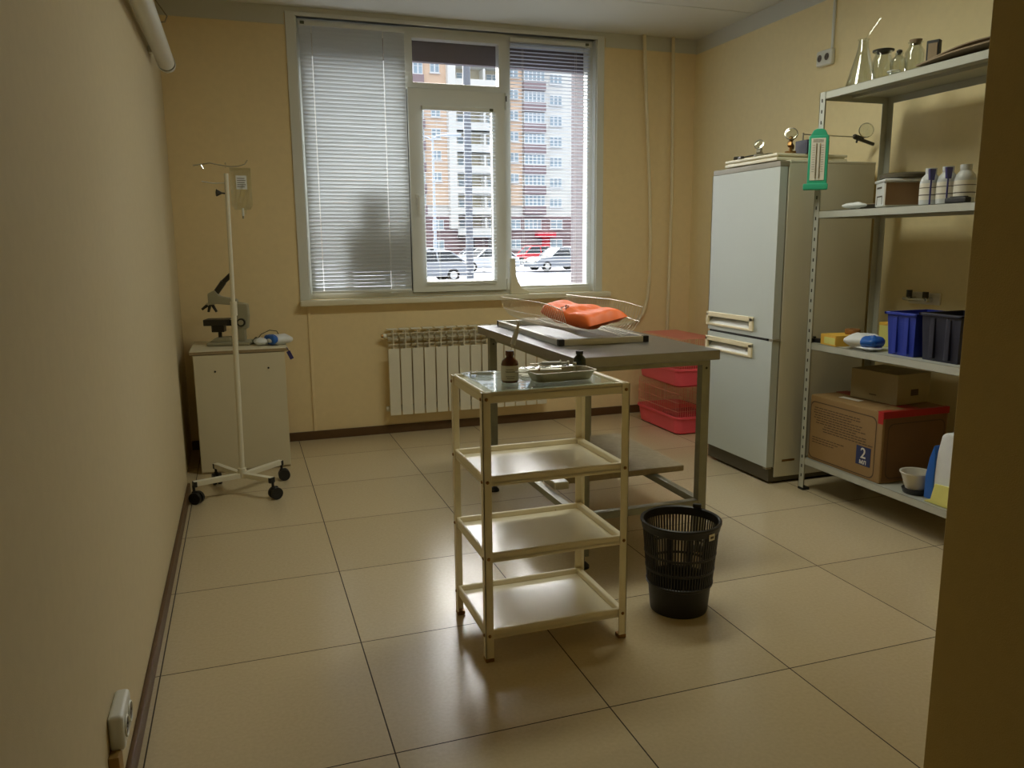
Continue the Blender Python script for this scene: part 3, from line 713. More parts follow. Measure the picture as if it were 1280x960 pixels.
b = MB().m('grey_paper'); b.obox((2.5155, -1.4700, z+.080), (.003, .036, .07), (0, 0, R(25)), .0005); obj('printed_label', b, t)
b = MB().m('grey_paper')
b.grid(lambda u, v: (2.40+.30*u, -1.50-.40*v, z+.014+.018*math.sin(PI*min(1, v*1.6)*.5)+.006*u*math.sin(5*v)), 8, 14, .006)
b.grid(lambda u, v: (2.42+.30*u, -1.55-.36*v, z+.030+.018*math.sin(PI*min(1, v*1.6)*.5)+.005*math.sin(4*u+3*v)), 8, 14, .004)
tag(obj('paper_folder', b), 'stack of grey brown paper folders on the top shelf by entry wall', 'folder')

# second shelf
z = S2+.0005
t = thing('plastic_tub', 'square clear plastic tub with dark lid on the second shelf', 'tub', (2.53, -1.34, z))
mt = Matrix.Translation((2.545, -1.345, 0)) @ Matrix.Rotation(R(-30), 4, 'Z')
b = MB(); b.m('tub'); b.box(-.10, .10, -.085, .085, z, z+.112, .014, 3, mt); obj('body', b, t)
b = MB().m('tub_brown'); b.box(-.098, .098, -.0862, -.0855, z+.01, z+.105, 0, 2, mt); b.m('white_film'); b.box(-.1012, -.1004, -.07, .07, z+.008, z+.11, 0, 2, mt); obj('content_label', b, t)
b = MB().m('label_ink'); b.box(-.1022, -.1014, -.03, .05, z+.085, z+.093, 0, 2, mt); b.box(-.1022, -.1014, -.045, .045, z+.048, z+.053, 0, 2, mt); b.box(-.1022, -.1014, -.047, -.042, z+.015, z+.05, 0, 2, mt); b.box(-.1022, -.1014, .042, .047, z+.015, z+.05, 0, 2, mt); obj('printed_marks', b, t)
b = MB().m('white_film'); b.box(-.106, .106, -.091, .091, z+.110, z+.124, .006, 2, mt); b.m('plinth').lathe([(0, .0), (.095, .0), (.105, .006), (.104, .018), (.09, .026), (0, .028)], (2.545, -1.345, z+.124), 30); obj('lid', b, t)
def white_bottle(x, y, label):
    t = thing('plastic_bottle', label, 'bottle', (x, y, z), group='white bottles on the second shelf')
    b = MB().m('bottle_white'); b.lathe([(0, 0), (.036, 0), (.039, .004), (.039, .095), (.034, .113), (.021, .128), (.021, .136)], (x, y, z), 24); obj('body', b, t)
    b = MB().m('bottle_white'); b.cyl((x, y, z+.134), (x, y, z+.152), .022, n=20); obj('cap', b, t)
    b = MB().m('label'); b.lathe([(.0394, .022), (.0397, .024), (.0397, .088), (.0394, .09)], (x, y, z), 24); b.m('label_ink'); b.lathe([(.0399, .070), (.0400, .0715), (.0399, .073)], (x, y, z), 24); b.lathe([(.0399, .040), (.0400, .042), (.0399, .044)], (x, y, z), 24); obj('printed_label', b, t)
    return t
white_bottle(2.475, -1.553, 'white plastic bottle next to the plastic tub on the second shelf')
white_bottle(2.478, -1.637, 'middle one of three white plastic bottles on the second shelf')
white_bottle(2.480, -1.720, 'white plastic bottle nearest the entry wall on the second shelf')
for yy, sfx in ((-1.595, 'between the first two white bottles'), (-1.678, 'between the last two white bottles')):
    b = MB().m('dust_blue'); b.cyl((2.435, yy, z), (2.435, yy, z+.10), .0035, n=8); b.prism([(2.425, z+.10), (2.447, z+.10), (2.452, z+.145), (2.420, z+.145)], yy-.006, yy+.006, 'XZ', .002)
    tag(obj('violet_marker', b), 'thin blue violet marker standing '+sfx, 'marker')
b = MB().m('black'); b.box(2.400, 2.432, -1.80, -1.70, z, z+.022, .005); b.box(2.404, 2.428, -1.79, -1.72, z+.02, z+.026, .003)
tag(obj('black_case', b), 'small flat black case in front of the last white bottle', 'case')
b = MB().m('scope_dark'); b.box(2.56, 2.70, -1.16, -1.0, z, z+.026, .004); b.m('grey_paper').box(2.57, 2.69, -1.15, -1.01, z+.026, z+.030, .001)
tag(obj('flat_box', b), 'dark flat box at the back of the second shelf beside the tub', 'box')
lump = lumpy(MB().m('white_film'), (2.44, -1.16, z+.0180), (.05, .12, .024), 11, .25, rot=R(10))
tag(obj('crumpled_film', lump), 'crumpled white plastic film at the second shelf front, before the tub', 'film')

# third shelf
z = S3+.0005
t = thing('carton_box', 'yellow carton box lying on third shelf near the rack post', 'box', (2.47, -1.09, z))
b = MB().m('yellow'); b.obox((2.46, -1.10, z+.026), (.13, .125, .052), (0, 0, R(-8)), .002); obj('carton', b, t)
b = MB().m('paleyellow'); b.obox((2.393, -1.105, z+.024), (.0015, .09, .032), (0, 0, R(-8)), .0003); obj('printed_label', b, t)
b = MB().m('tan'); b.lathe([(.016, 0), (.034, 0), (.036, .006), (.036, .018), (.034, .024), (.016, .024), (.016, 0)], (2.52, -1.115, z+.053), 24)
tag(obj('tape_roll', b), 'brown tape roll lying on the yellow carton box', 'tape')
b = MB().m('black'); b.obox((2.43, -.985, z+.011), (.03, .06, .02), (0, 0, R(12)), .005); b.cyl((2.425, -.96, z+.022), (2.425, -.96, z+.028), .008, n=10)
tag(obj('black_clip', b), 'small black clip on the third shelf beside the rack post', 'clip')
t = thing('plastic_bag', 'white and blue crumpled bag on the third shelf before the blue bin', 'bag', (2.43, -1.30, z))
obj('film', lumpy(MB().m('white_film'), (2.45, -1.27, z+.040), (.13, .17, .064), 21, .22, rot=R(20)), t)
obj('flap', lumpy(MB().m('white_film'), (2.44, -1.30, z+.014), (.09, .16, .02), 22, .3, rot=R(-10)), t)
obj('blue_print', lumpy(MB().m('blue_bag'), (2.447, -1.325, z+.040), (.11, .085, .058), 23, .18, rot=R(15)), t, label='blue printed end')
b = MB().m('paleyellow'); b.obox((2.64, -1.235, z+.055), (.06, .09, .11), (0, 0, R(10)), .002); b.m('yellow').obox((2.64, -1.235, z+.108), (.062, .092, .014), (0, 0, R(10)), .002)
tag(obj('small_carton', b), 'pale yellow small carton standing behind the white and blue bag', 'box')
def bin_(name, label, x0, x1, y0, y1, h, key):
    t = thing(name, label, 'bin', ((x0+x1)/2, (y0+y1)/2, z))
    ta = .010
    tb = bmesh.new()
    def ring(i, zz, s): return [tb.verts.new(v) for v in ((x0+i-s, y0+i-s, zz), (x1-i+s, y0+i-s, zz), (x1-i+s, y1-i+s, zz), (x0+i-s, y1-i+s, zz))]
    rs = [ring(ta, z, 0), ring(0, z+h, 0), ring(.004, z+h, 0), ring(ta+.004, z+.005, 0)]
    for A, B in zip(rs, rs[1:]):
        for j in range(4): tb.faces.new((A[j], A[(j+1) % 4], B[(j+1) % 4], B[j]))
    tb.faces.new(rs[0][::-1]); tb.faces.new(rs[-1])
    b = MB().m(key); b._merge(tb)
    for yy in (y0+.3*(y1-y0), y0+.7*(y1-y0)): b.box(x0-.002, x0+.012, yy-.012, yy+.012, z+.01, z+h-.02, .003)
    b.box(x0+.3*(x1-x0), x0+.36*(x1-x0), y0-.001, y0+.01, z+.01, z+h-.02, .003)
    obj('body', b, t)
    b = MB().m(key); o = .010
    b.box(x0-o, x1+o, y0-o, y0+.004, z+h-.012, z+h, .003); b.box(x0-o, x1+o, y1-.004, y1+o, z+h-.012, z+h, .003); b.box(x0-o, x0+.004, y0-o, y1+o, z+h-.012, z+h, .003); b.box(x1-.004, x1+o, y0-o, y1+o, z+h-.012, z+h, .003)
    obj('rim', b, t)
bin_('storage_bin', 'bright blue plastic bin on the third shelf beside the white bag', 2.435, 2.66, -1.575, -1.415, .190, 'blue')
bin_('storage_bin', 'navy black plastic bin on third shelf by the entry wall', 2.435, 2.66, -1.80, -1.605, .200, 'black_bin')
t = thing('wall_tap', 'small pale tap fitting on the right wall above the storage bins', 'tap', (XR, -1.15, .975))
b = MB().m('label'); b.box(XR-.012, XR, -1.25, -1.06, .955, 1.015, .006); obj('wall_plate', b, t)
b = MB().m('bright_steel'); b.cyl((XR-.05, -1.10, .98), (XR, -1.10, .98), .012, n=12); b.cyl((XR-.05, -1.20, .98), (XR, -1.20, .98), .012, n=12); b.cyl((XR-.045, -1.20, .98), (XR-.045, -1.06, .98), .009, n=12); obj('pipework', b, t)
b = MB().m('scope_dark'); b.cyl((XR-.05, -1.10, .99), (XR-.05, -1.10, 1.025), .014, n=8); b.cyl((XR-.05, -1.20, .99), (XR-.05, -1.20, 1.02), .014, n=8); obj('valve_knob', b, t)

# bottom shelf
z = S4+.0005
cx0, cx1, cy0, cy1, ch = 2.402, 2.785, -1.47, -.985, .335
t = thing('cardboard_carton', 'large brown carton with red tape on the bottom rack shelf', 'carton', ((cx0+cx1)/2, (cy0+cy1)/2, z))
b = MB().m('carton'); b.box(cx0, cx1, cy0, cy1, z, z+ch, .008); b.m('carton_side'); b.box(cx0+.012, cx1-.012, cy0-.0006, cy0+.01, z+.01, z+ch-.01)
obj('box_body', b, t)
def rr_frame(b, y0, y1, z0, z1, x, r=.03, w=.0045, axis='x'):
    pts = []
    for cy, cz2, a0 in ((y1-r, z1-r, 0), (y0+r, z1-r, 90), (y0+r, z0+r, 180), (y1-r, z0+r, 270)):
        for k in range(6):
            a = R(a0+k*18); pts.append((cy+r*math.cos(a), cz2+r*math.sin(a)))
    n = len(pts); my, mz = (y0+y1)/2, (z0+z1)/2
    tb = bmesh.new(); P3 = (lambda u, v: (x, u, v)) if axis == 'x' else (lambda u, v: (u, x, v))
    ou = [tb.verts.new(P3(*p)) for p in pts]; inn = [tb.verts.new(P3(p[0]+(my-p[0])*w/abs(y1-y0)*2.2, p[1]+(mz-p[1])*w/abs(z1-z0)*2.2)) for p in pts]
    for i in range(n): tb.faces.new((ou[i], ou[(i+1) % n], inn[(i+1) % n], inn[i]))
    return b._merge(tb)
b = MB().m('carton_dark')
rr_frame(b, cy0+.035, cy1-.006, z+.012, z+ch-.030, cx0-.0008); rr_frame(b, cx0+.03, cx1-.02, z+.02, z+ch-.055, cy0-.0015, axis='y')
rnd = random.Random(5)
for k in range(10):                                                  # rows of unreadable small print
    zz = z+ch-.062-.0125*k
    a = cy1-.03-(.02 if k > 4 else 0)-rnd.uniform(0, .01)-(.05 if k > 6 else 0); e = a-rnd.uniform(.24, .33)
    while a > e:
        w = rnd.uniform(.012, .03); b.box(cx0-.0008, cx0, a-w, a, zz, zz+.0042); a -= w+.005
for k in range(3):
    zz = z+ch-.215-.0125*k; a = cy1-.03; e = a-.20+.03*k
    while a > e:
        w = rnd.uniform(.01, .024); b.box(cx0-.0008, cx0, a-w, a, zz, zz+.004); a -= w+.005
obj('print', b, t)
b = MB().m('red_tape'); b.box(cx0-.001, cx0+.07, cy0-.002, cy0+.035, z+ch-.001, z+ch+.0012, .0005); b.box(cx0-.0012, cx0, cy0-.001, cy0+.030, z+ch-.055, z+ch, 0); b.box(cx0-.001, cx1, cy0-.0018, cy0+.001, z+ch-.030, z+ch, 0); b.box(cx0+.05, cx1, cy0-.0016, cy0+.02, z+ch-.001, z+ch+.001); b.box((cx0+cx1)/2-.035, (cx0+cx1)/2+.035, cy0, cy1, z+ch-.001, z+ch+.0011)
obj('tape', b, t)
b = MB().m('label'); b.obox((cx0+.09, cy1-.18, z+ch+.001), (.035, .12, .001), (0, 0, R(6))); obj('sticker', b, t)
sy0, sy1, sz0, sz1 = cy0+.060, cy0+.150, z+.062, z+.152
b = MB().m('navy'); b.box(cx0-.0014, cx0-.0003, sy0, sy1, sz0, sz1, .0003)
bd = obj('badge', b, t, label='navy square reading 2 мл')
def text_mesh(s, size, key, loc, rot, name, parent, depth=.0004):
    cu = bpy.data.curves.new(name, 'FONT'); cu.body = s; cu.size = size; cu.align_x = 'CENTER'; cu.align_y = 'CENTER'; cu.extrude = depth; cu.offset = size*.012
    o = bpy.data.objects.new(name, cu); COL.objects.link(o)
    dg = bpy.context.evaluated_depsgraph_get(); dg.update()
    me = bpy.data.meshes.new_from_object(o.evaluated_get(dg)); bpy.data.objects.remove(o); bpy.data.curves.remove(cu)
    me.transform(rootmat(parent).inverted() @ Matrix.Translation(loc) @ Euler(rot).to_matrix().to_4x4())
    me.materials.clear(); me.materials.append(M[key])
    o = bpy.data.objects.new(name, me); COL.objects.link(o); o.parent = parent
    return o
text_mesh('2', .070, 'white_print', (cx0-.0020, (sy0+sy1)/2, sz0+.056), (PI/2, 0, -PI/2), 'lettering', bd)
text_mesh('мл', .034, 'white_print', (cx0-.0020, (sy0+sy1)/2, sz0+.017), (PI/2, 0, -PI/2), 'lettering', bd)
t = thing('small_cardboard_box', 'plain small grey brown carton standing on the large taped carton', 'carton', (2.655, -1.20, z+ch+.0015))
b = MB().m('box_grey'); mt = Matrix.Translation((2.655, -1.235, z+ch+.0018)) @ Matrix.Rotation(R(6), 4, 'Z'); b.box(-.11, .11, -.135, .135, 0, .145, .004, 2, mt); obj('box_body', b, t)
b = MB().m('carton_dark'); b.box(-.112, -.1105, -.02, .02, .03, .034, 0, 2, mt); b.m('cab_edge'); b.box(-.11, .11, -.004, .004, .1450, .1456, 0, 2, mt); b.m('carton_dark'); b.box(-.02, .03, -.1362, -.1352, .04, .07, 0, 2, mt); obj('print', b, t)
t = thing('bowl', 'dark bowl with pale rim on the bottom shelf beside the carton', 'bowl', (2.45, -1.625, z))
b = MB().m('black'); b.lathe([(0, 0), (.046, 0), (.050, .004), (.056, .022), (.0, .024)], (2.46, -1.62, z), 26); obj('base_ring', b, t)
b = MB().m('tub'); b.lathe([(.040, .020), (.062, .085), (.068, .092), (.068, .098), (.060, .096), (.040, .028), (0, .026)], (2.46, -1.62, z), 26); obj('cup', b, t)
t = thing('powder_bag', 'white and blue paper bag on the bottom shelf by entry wall', 'bag', (2.44, -1.76, z))
tb = bmesh.new(); 
def slabq(b, pts, x0, x1, bev=.006): return b.prism(pts, x0, x1, 'YZ', bev)
b = MB().m('white_film'); slabq(b, [(-1.90, z), (-1.745, z), (-1.742, z+.12), (-1.752, z+.22), (-1.768, z+.30), (-1.785, z+.312), (-1.90, z+.31)], 2.42, 2.52, .012); obj('paper', b, t)
b = MB().m('blue_bag'); slabq(b, [(-1.752, z+.012), (-1.708, z+.012), (-1.708, z+.11), (-1.722, z+.19), (-1.742, z+.25), (-1.752, z+.2)], 2.415, 2.51, .004); obj('blue_side', b, t, label='blue printed side')
b = MB().m('paleyellow'); slabq(b, [(-1.90, z+.002), (-1.715, z+.002), (-1.752, z+.02), (-1.768, z+.09), (-1.90, z+.10)], 2.405, 2.4145, .003); obj('yellow_foot', b, t, label='pale yellow lower corner')

# ------------------------------------------------------------------ steel examination table
tb_ = thing('examination_table', 'grey steel examination table standing behind the white trolley', 'table', (1.17, -.9, 0))
TZ = .85
b = MB().m('table_top'); b.box(.862, 1.488, -1.544, -.254, TZ-.040, TZ, .004); obj('table_top', b, tb_)
legs = [(.920, -1.495), (1.445, -1.495), (.888, -.43), (1.445, -.36)]
for i, (x, y) in enumerate(legs):
    b = MB().m('table_leg'); b.box(x-.019, x+.019, y-.019, y+.019, .05, TZ-.04, .003); b.m('dark_gap').cyl((x, y-.0205, TZ-.075), (x, y-.019, TZ-.075), .005, n=8)
    l = obj('leg', b, tb_)
    b = MB().m('rubber'); b.cyl((x, y, .018), (x, y, .055), .007, n=10); b.lathe([(0, 0), (.026, 0), (.026, .010), (.014, .022), (0, .024)], (x, y, 0), 18); obj('glide_foot', b, l)
b = MB().m('table_leg'); zf = .225
b.box(.93, 1.44, -1.512, -1.478, zf-.03, zf, .003); b.box(.886, .918, -1.49, -.44, zf-.03, zf, .003); b.box(1.43, 1.462, -1.49, -.37, zf-.03, zf, .003)
obj('lower_frame', b, tb_)
b = MB().m('table_leg'); b.box(.895, 1.455, -1.515, -.29, TZ-.062, TZ-.04, .002); obj('apron', b, tb_)
b = MB().m('slab'); b.box(.955, 1.595, -1.125, -.45, zf+.0005, zf+.030, .006)
tag(obj('stone_slab', b), 'rough grey slab lying on the lower frame of the steel table', 'slab')
b = MB().m('white_paint'); b.box(.925, .952, -1.17, -1.05, zf, zf+.03, .006); b.box(.925, .99, -1.19, -1.13, zf, zf+.034, .006)
tag(obj('plastic_tray', b), 'small white plastic tray on the lower table frame by the slab', 'tray')
tag(obj('cloth', lumpy(MB().m('pale_pink'), (1.12, -1.07, zf+.046), (.22, .10, .03), 31, .2)), 'pale pink cloth lying on the grey slab under the table', 'cloth')

# wire cage top on the table
cg = thing('wire_rack', 'bright wire rack with aluminium base frame lying on the steel table', 'wire rack', (1.15, -.75, TZ))
mt = Matrix.Translation((1.152, -.755, TZ+.0005)) @ Matrix.Rotation(R(-1.5), 4, 'Z')
hx, hy2 = .205, .455
b = MB().m('alu')
b.box(-hx, hx, -hy2, -hy2+.022, 0, .026, .002, 2, mt); b.box(-hx, hx, hy2-.022, hy2, 0, .026, .002, 2, mt); b.box(-hx, -hx+.022, -hy2, hy2, 0, .026, .002, 2, mt); b.box(hx-.022, hx, -hy2, hy2, 0, .026, .002, 2, mt)
fr_ = obj('base_frame', b, cg)
for sx, sy in ((-1, -1), (1, -1), (-1, 1), (1, 1)):
    b = MB().m('black'); b.box(sx*hx-.012*sx-.013, sx*hx-.012*sx+.013, sy*(hy2-.010)-.012, sy*(hy2-.010)+.012, .001, .0275, .002, 2, mt); obj('corner_cap', b, fr_)
def arc(k):
    u = k/37.0; y = -.45+.90*u
    sag = .004*math.sin(7*u)
    pts = []
    W = .195; H_ = .118+.012*math.sin(PI*u)
    for j in range(15):
        a = -1+2*j/14.0
        x = a*W; zz = .030+H_*abs(a)**4.5
        if abs(a) > .9: x -= math.copysign((abs(a)-.9)*.10, a)
        pts.append(mt @ Vector((x, y+.012*a*a, zz+sag)))
    return pts
for k in range(38):
    obj('wire', MB().m('wire').tube(arc(k), .0013, 6), cg)
for a in (-1, -.86, -.4, 0, .4, .86, 1):
    b = MB().m('wire'); pts = []
    for k in list(range(0, 38, 4))+[37]:
        q = arc(k); j = int(round((a+1)*7)); pts.append(q[j])
    b.tube(pts, .0015, 6); obj('long_wire', b, cg)

# orange bag on the rack
ob = thing('folded_bag', 'folded orange plastic bag lying on the wire rack', 'bag', (1.09, -.95, .95))
def orange(b):
    A = Vector((.985, -.86, .966)); Bk = Vector((1.135, -.62, .975)); Cr = Vector((1.235, -1.235, .966)); Dn = Vector((1.055, -1.245, .932))
    n = 24; t = bmesh.new()
    def f(u, v, s):
        base = (A*(1-u)+Dn*u)*(1-v)+(Bk*(1-u)+Cr*u)*v
        e = (max(0.0, 1-abs(2*u-1)**7)**.5)*(max(0.0, 1-abs(2*v-1)**7)**.5)
        w = .0035*math.sin(11*u+6*v)+.003*math.sin(23*v-8*u)+.004*math.sin(17*u-3*v)
        bulge = .036 if s > 0 else .030
        crease = -.008*math.exp(-((u-.55-.2*v)/.05)**2) if s > 0 else 0
        return base+Vector((0, 0, s*(bulge*e)+w*e+crease*e))
    b.grid(lambda u, v: f(u, v, 1), n, n); b.grid(lambda u, v: f(u, v, -1), n, n)
    bmesh.ops.remove_doubles(b.bm, verts=b.bm.verts, dist=.0005)
    return b
obj('film', orange(MB().m('orange')), ob, angle=60)
def opr(u, v):
    A = Vector((.985, -.86, .966)); Dn = Vector((1.055, -1.245, .932)); Bk = Vector((1.135, -.62, .975)); Cr = Vector((1.235, -1.235, .966))
    e = (max(0.0, 1-abs(2*u-1)**7)**.5)*(max(0.0, 1-abs(2*v-1)**7)**.5)
    w = .0035*math.sin(11*u+6*v)+.003*math.sin(23*v-8*u)+.004*math.sin(17*u-3*v)
    return (A*(1-u)+Dn*u)*(1-v)+(Bk*(1-u)+Cr*u)*v+Vector((0, 0, .036*e+w*e+.0015-.008*math.exp(-((u-.55-.2*v)/.05)**2)*e))
b = MB().m('plinth')
rnd = random.Random(9)
for k in range(9):                                                   # dark printed squiggle on the film
    u0 = .36+rnd.uniform(0, .14); v0 = .10+rnd.uniform(0, .30)
    b.tube([opr(u0+.02*math.sin(i*1.3+k), v0+.02*i) for i in range(5)], .0014, 5)
obj('print', b, ob)

# ------------------------------------------------------------------ white trolley
tr = thing('instrument_trolley', 'cream white four-tier metal trolley in front of the steel table', 'trolley', (.583, -1.883, 0))
tx0, tx1, ty0, ty1 = .345, .822, -2.062, -1.70
levels = (.083, .332, .572, .822)
for x, y, sx, sy in ((tx0, ty0, 1, 1), (tx1, ty0, -1, 1), (tx0, ty1, 1, -1), (tx1, ty1, -1, -1)):
    b = MB().m('trolley'); w = .026
    b.box(x, x+sx*w, y, y+sy*.004, .012, .846, .001); b.box(x, x+sx*.004, y, y+sy*w, .012, .846, .001)
    l = obj('leg', b, tr)
    b = MB().m('brass'); b.box(x-sx*.001, x+sx*.027, y-sy*.001, y+sy*.027, 0, .014, .003); obj('foot', b, l)
    for zl in levels:
        b = MB().m('brass'); b.ball((x+sx*.013, y-sy*.001, zl+.004), .0055, (1, .6, 1), 10); b.ball((x-sx*.001, y+sy*.013, zl+.004), .0055, (.6, 1, 1), 10); obj('bolt', b, l)
for i, zl in enumerate(levels):
    b = MB().m('trolley'); a, c, d, e = tx0+.005, tx1-.005, ty0+.005, ty1-.005
    if i == 3:
        b.m('trolley_shelf').box(a, c, d, e, zl+.012, zl+.016, .001); b.m('trolley'); h0, h1 = zl-.010, zl+.026
    else:
        b.m('trolley_shelf').box(a, c, d, e, zl-.002, zl+.002, .001); b.m('trolley'); h0, h1 = zl-.012, zl+.020
    for q in ((a, c, d, d+.012), (a, c, e-.012, e), (a, a+.012, d, e), (c-.020, c, d, e)):
        b.box(*q, h0, h1, .005, 3)
    obj('shelf', b, tr)
GZ = .8485
b = MB(); 
M['trolley_glass'] = glass_mat('trolley_glass', tint=(.93, .97, .95), refl=.07, rough=.015)
b.m('trolley_glass').box(tx0+.030, tx1-.055, ty0-.006, ty1-.022, GZ, GZ+.005, .001)
gl = obj('glass_sheet', b); tag(gl, 'clear glass sheet lying on the trolley top', 'glass sheet')
z = GZ+.0055
def bottle(name, label, x, y, r, h, key, cap, lab=True, neck=.42):
    t = thing(name, label, 'bottle', (x, y, z))
    b = MB().m(key); b.lathe([(0, 0), (r*.92, 0), (r, .004), (r, h*.58), (r*.9, h*.68), (r*neck, h*.80), (r*neck, h*.88)], (x, y, z), 26); obj('body', b, t)
    b = MB().m(cap); b.cyl((x, y, z+h*.86), (x, y, z+h), r*(neck+.08), n=18); obj('cap', b, t)
    if lab:
        b = MB().m('label'); b.lathe([(r*1.01, h*.07), (r*1.02, h*.08), (r*1.02, h*.54), (r*1.01, h*.55)], (x, y, z), 26)
        lo = obj('printed_label', b, t)
        b = MB().m('label_ink')
        for k, (z0, a0, a1) in enumerate(((.42, 240, 290), (.36, 235, 300), (.34, 240, 298), (.20, 240, 300), (.14, 245, 295))):
            for i in range(6):
                aa = R(a0+(a1-a0)*i/6-12); ab = aa+R(6)
                b.quad(*[(x+r*1.025*math.cos(a), y+r*1.025*math.sin(a), z+h*q) for a, q in ((aa, z0), (ab, z0), (ab, z0+.022), (aa, z0+.022))])
        obj('print', b, lo)
    return t
bottle('medicine_bottle', 'brown glass medicine bottle with pale label on the trolley', .468, -1.952, .0265, .096, 'brown_glass', 'brown_glass')
bottle('dropper_bottle', 'small dark green bottle with black cap at trolley right end', .735, -1.872, .0205, .072, 'green_glass', 'black', False, .5)
def syringe(label, p, q, r=.007):
    p = Vector(p); q = Vector(q); d = (q-p).normalized(); L = (q-p).length
    t = thing('syringe', label, 'syringe', p)
    at = lambda f: p+d*(L*f)
    b = MB().m('white_film').cyl(at(.30), at(.78), r, n=14); obj('barrel', b, t)
    b = MB().m('label'); b.cyl(at(.60), at(.97), r*.55, n=10); b.cyl(at(.96), at(1.0), r*1.25, n=14); b.cyl(at(.765), at(.785), r*1.7, n=14); obj('plunger', b, t)
    b = MB().m('black'); b.cyl(at(.56), at(.61), r*.95, n=12); obj('seal', b, t)
    b = MB().m('bright_steel'); b.cyl(at(0), at(.24), r*.10, n=8); b.m('label').cyl(at(.22), at(.31), r*.5, n=10); obj('needle', b, t)
    return t
syringe('syringe standing upright with its needle in the brown bottle', (.468, -1.952, z+.085), (.499, -1.955, z+.184), .0080)
syringe('syringe lying on glass at the window end of the trolley', (.475, -1.835, z+.008), (.385, -1.80, z+.008), .0065)
syringe('syringe lying across the foil sheet beside the green bottle', (.62, -1.72, z+.015), (.755, -1.735, z+.012), .0065)
b = MB().m('foil'); rnd = random.Random(4); hh = [[rnd.uniform(0, .007) for _ in range(17)] for _ in range(13)]
b.grid(lambda u, v: (.545+.20*u+.03*v, -1.80+.075*v, z+.001+hh[int(round(v*12))][int(round(u*16))]), 16, 12, .0006)
tag(obj('foil_sheet', b), 'crumpled silver foil sheet at the back of the trolley top', 'foil', None)
kt = thing('steel_tray', 'shallow rectangular steel instrument tray on the trolley top', 'tray', (.635, -1.965, z))
mt = Matrix.Translation((.632, -1.962, z)) @ Matrix.Rotation(R(3), 4, 'Z')
tbm = bmesh.new()
def tr_ring(hx_, hy_, zz, rr=.02):
    out = []
    for cx_, cy_, a0 in ((hx_-rr, hy_-rr, 0), (-hx_+rr, hy_-rr, 90), (-hx_+rr, -hy_+rr, 180), (hx_-rr, -hy_+rr, 270)):
        for k in range(5): a = R(a0+k*22.5); out.append(tbm.verts.new(mt @ Vector((cx_+rr*math.cos(a), cy_+rr*math.sin(a), zz))))
    return out
rs = [tr_ring(.090, .040, 0), tr_ring(.102, .050, .028), tr_ring(.106, .054, .028), tr_ring(.106, .054, .0295), tr_ring(.100, .048, .0295), tr_ring(.088, .038, .0025)]
for A, B in zip(rs, rs[1:]):
    for j in range(20): tbm.faces.new((A[j], A[(j+1) % 20], B[(j+1) % 20], B[j]))
tbm.faces.new(rs[0][::-1]); tbm.faces.new(rs[-1])
obj('dish', MB().m('steel')._merge(tbm), kt)
def scissors(label, c, ang, zz, L=.15):
    t = thing('scissors', label, 'scissors', (c[0], c[1], zz))
    Rm = Matrix.Translation((c[0], c[1], zz)) @ Matrix.Rotation(ang, 4, 'Z')
    for s in (-1, 1):
        b = MB().m('satin_steel')
        b.tube([Rm @ Vector((L*.50, -s*.003, .003)), Rm @ Vector((0, 0, .004)), Rm @ Vector((-L*.28, s*.012, .004))], .0028, 8)
        b.tube([Rm @ Vector((-L*.28-.019+.019*math.cos(a), s*.017+.013*math.sin(a), .004)) for a in [2*PI*i/18 for i in range(18)]], .0024, 8, True)
        obj('blade', b, t)
    obj('pivot', MB().m('brass').cyl(Rm @ Vector((0, 0, .001)), Rm @ Vector((0, 0, .009)), .004, n=10), t)
scissors('steel scissors with finger rings sticking out behind the steel tray', (.600, -1.872, 0), R(8), z+.001, .14)
scissors('steel scissors leaning over the near left end of steel tray', (.556, -1.972, 0), R(-8), z+.031, .14)
b = MB().m('bag_film'); b.cyl((.690, -1.935, z+.005), (.690, -1.935, z+.04), .007, n=14); b.m('label').cyl((.690, -1.935, z+.038), (.690, -1.935, z+.045), .006, n=12)
tag(obj('glass_vial', b), 'tiny clear vial in the steel tray beside the green bottle', 'vial')

# ------------------------------------------------------------------ waste basket
wb = thing('waste_basket', 'black slotted plastic waste basket on the floor beside the trolley', 'waste basket', (1.098, -1.925, 0))
cx, cy = 1.098, -1.925
b = MB().m('basket')
b.lathe([(0, .004), (.094, .004), (.098, 0), (.100, .008), (.108, .095), (.115, .100), (.116, .108), (.112, .110), (.106, .104), (.097, .012), (0, .010)], (cx, cy, 0), 48); obj('base', b, wb)
b = MB().m('basket'); n = 72
def rad_at(zz): return .1135+(zz-.108)*(.1315-.1135)/(.312-.108)
for k in range(n):
    a0 = 2*PI*k/n; a1 = a0+2*PI/n*.50
    for q0, q1 in ((.106, .160), (.160, .215), (.215, .300)):
        pts = []
        for zz in (q0, q1):
            ro = rad_at(zz); ri = ro-.0028
            pts.append([(cx+r_*math.cos(a), cy+r_*math.sin(a), zz) for r_, a in ((ro, a0), (ro, a1), (ri, a1), (ri, a0))])
        tb = bmesh.new(); A = [tb.verts.new(v) for v in pts[0]]; B = [tb.verts.new(v) for v in pts[1]]
        for j in range(4): tb.faces.new((A[j], A[(j+1) % 4], B[(j+1) % 4], B[j]))
        b._merge(tb)
for zz in (.158, .213):
    r_ = rad_at(zz); b.lathe([(r_+.001, zz-.004), (r_+.002, zz), (r_+.001, zz+.004), (r_-.003, zz+.004), (r_-.003, zz-.004), (r_+.001, zz-.004)], (cx, cy, 0), 48)
obj('slotted_wall', b, wb)
b = MB().m('basket'); b.lathe([(.1300, .296), (.1330, .298), (.1360, .316), (.1390, .320), (.1390, .327), (.134, .330), (.128, .326), (.1275, .298), (.1300, .296)], (cx, cy, 0), 56); obj('rim', b, wb)
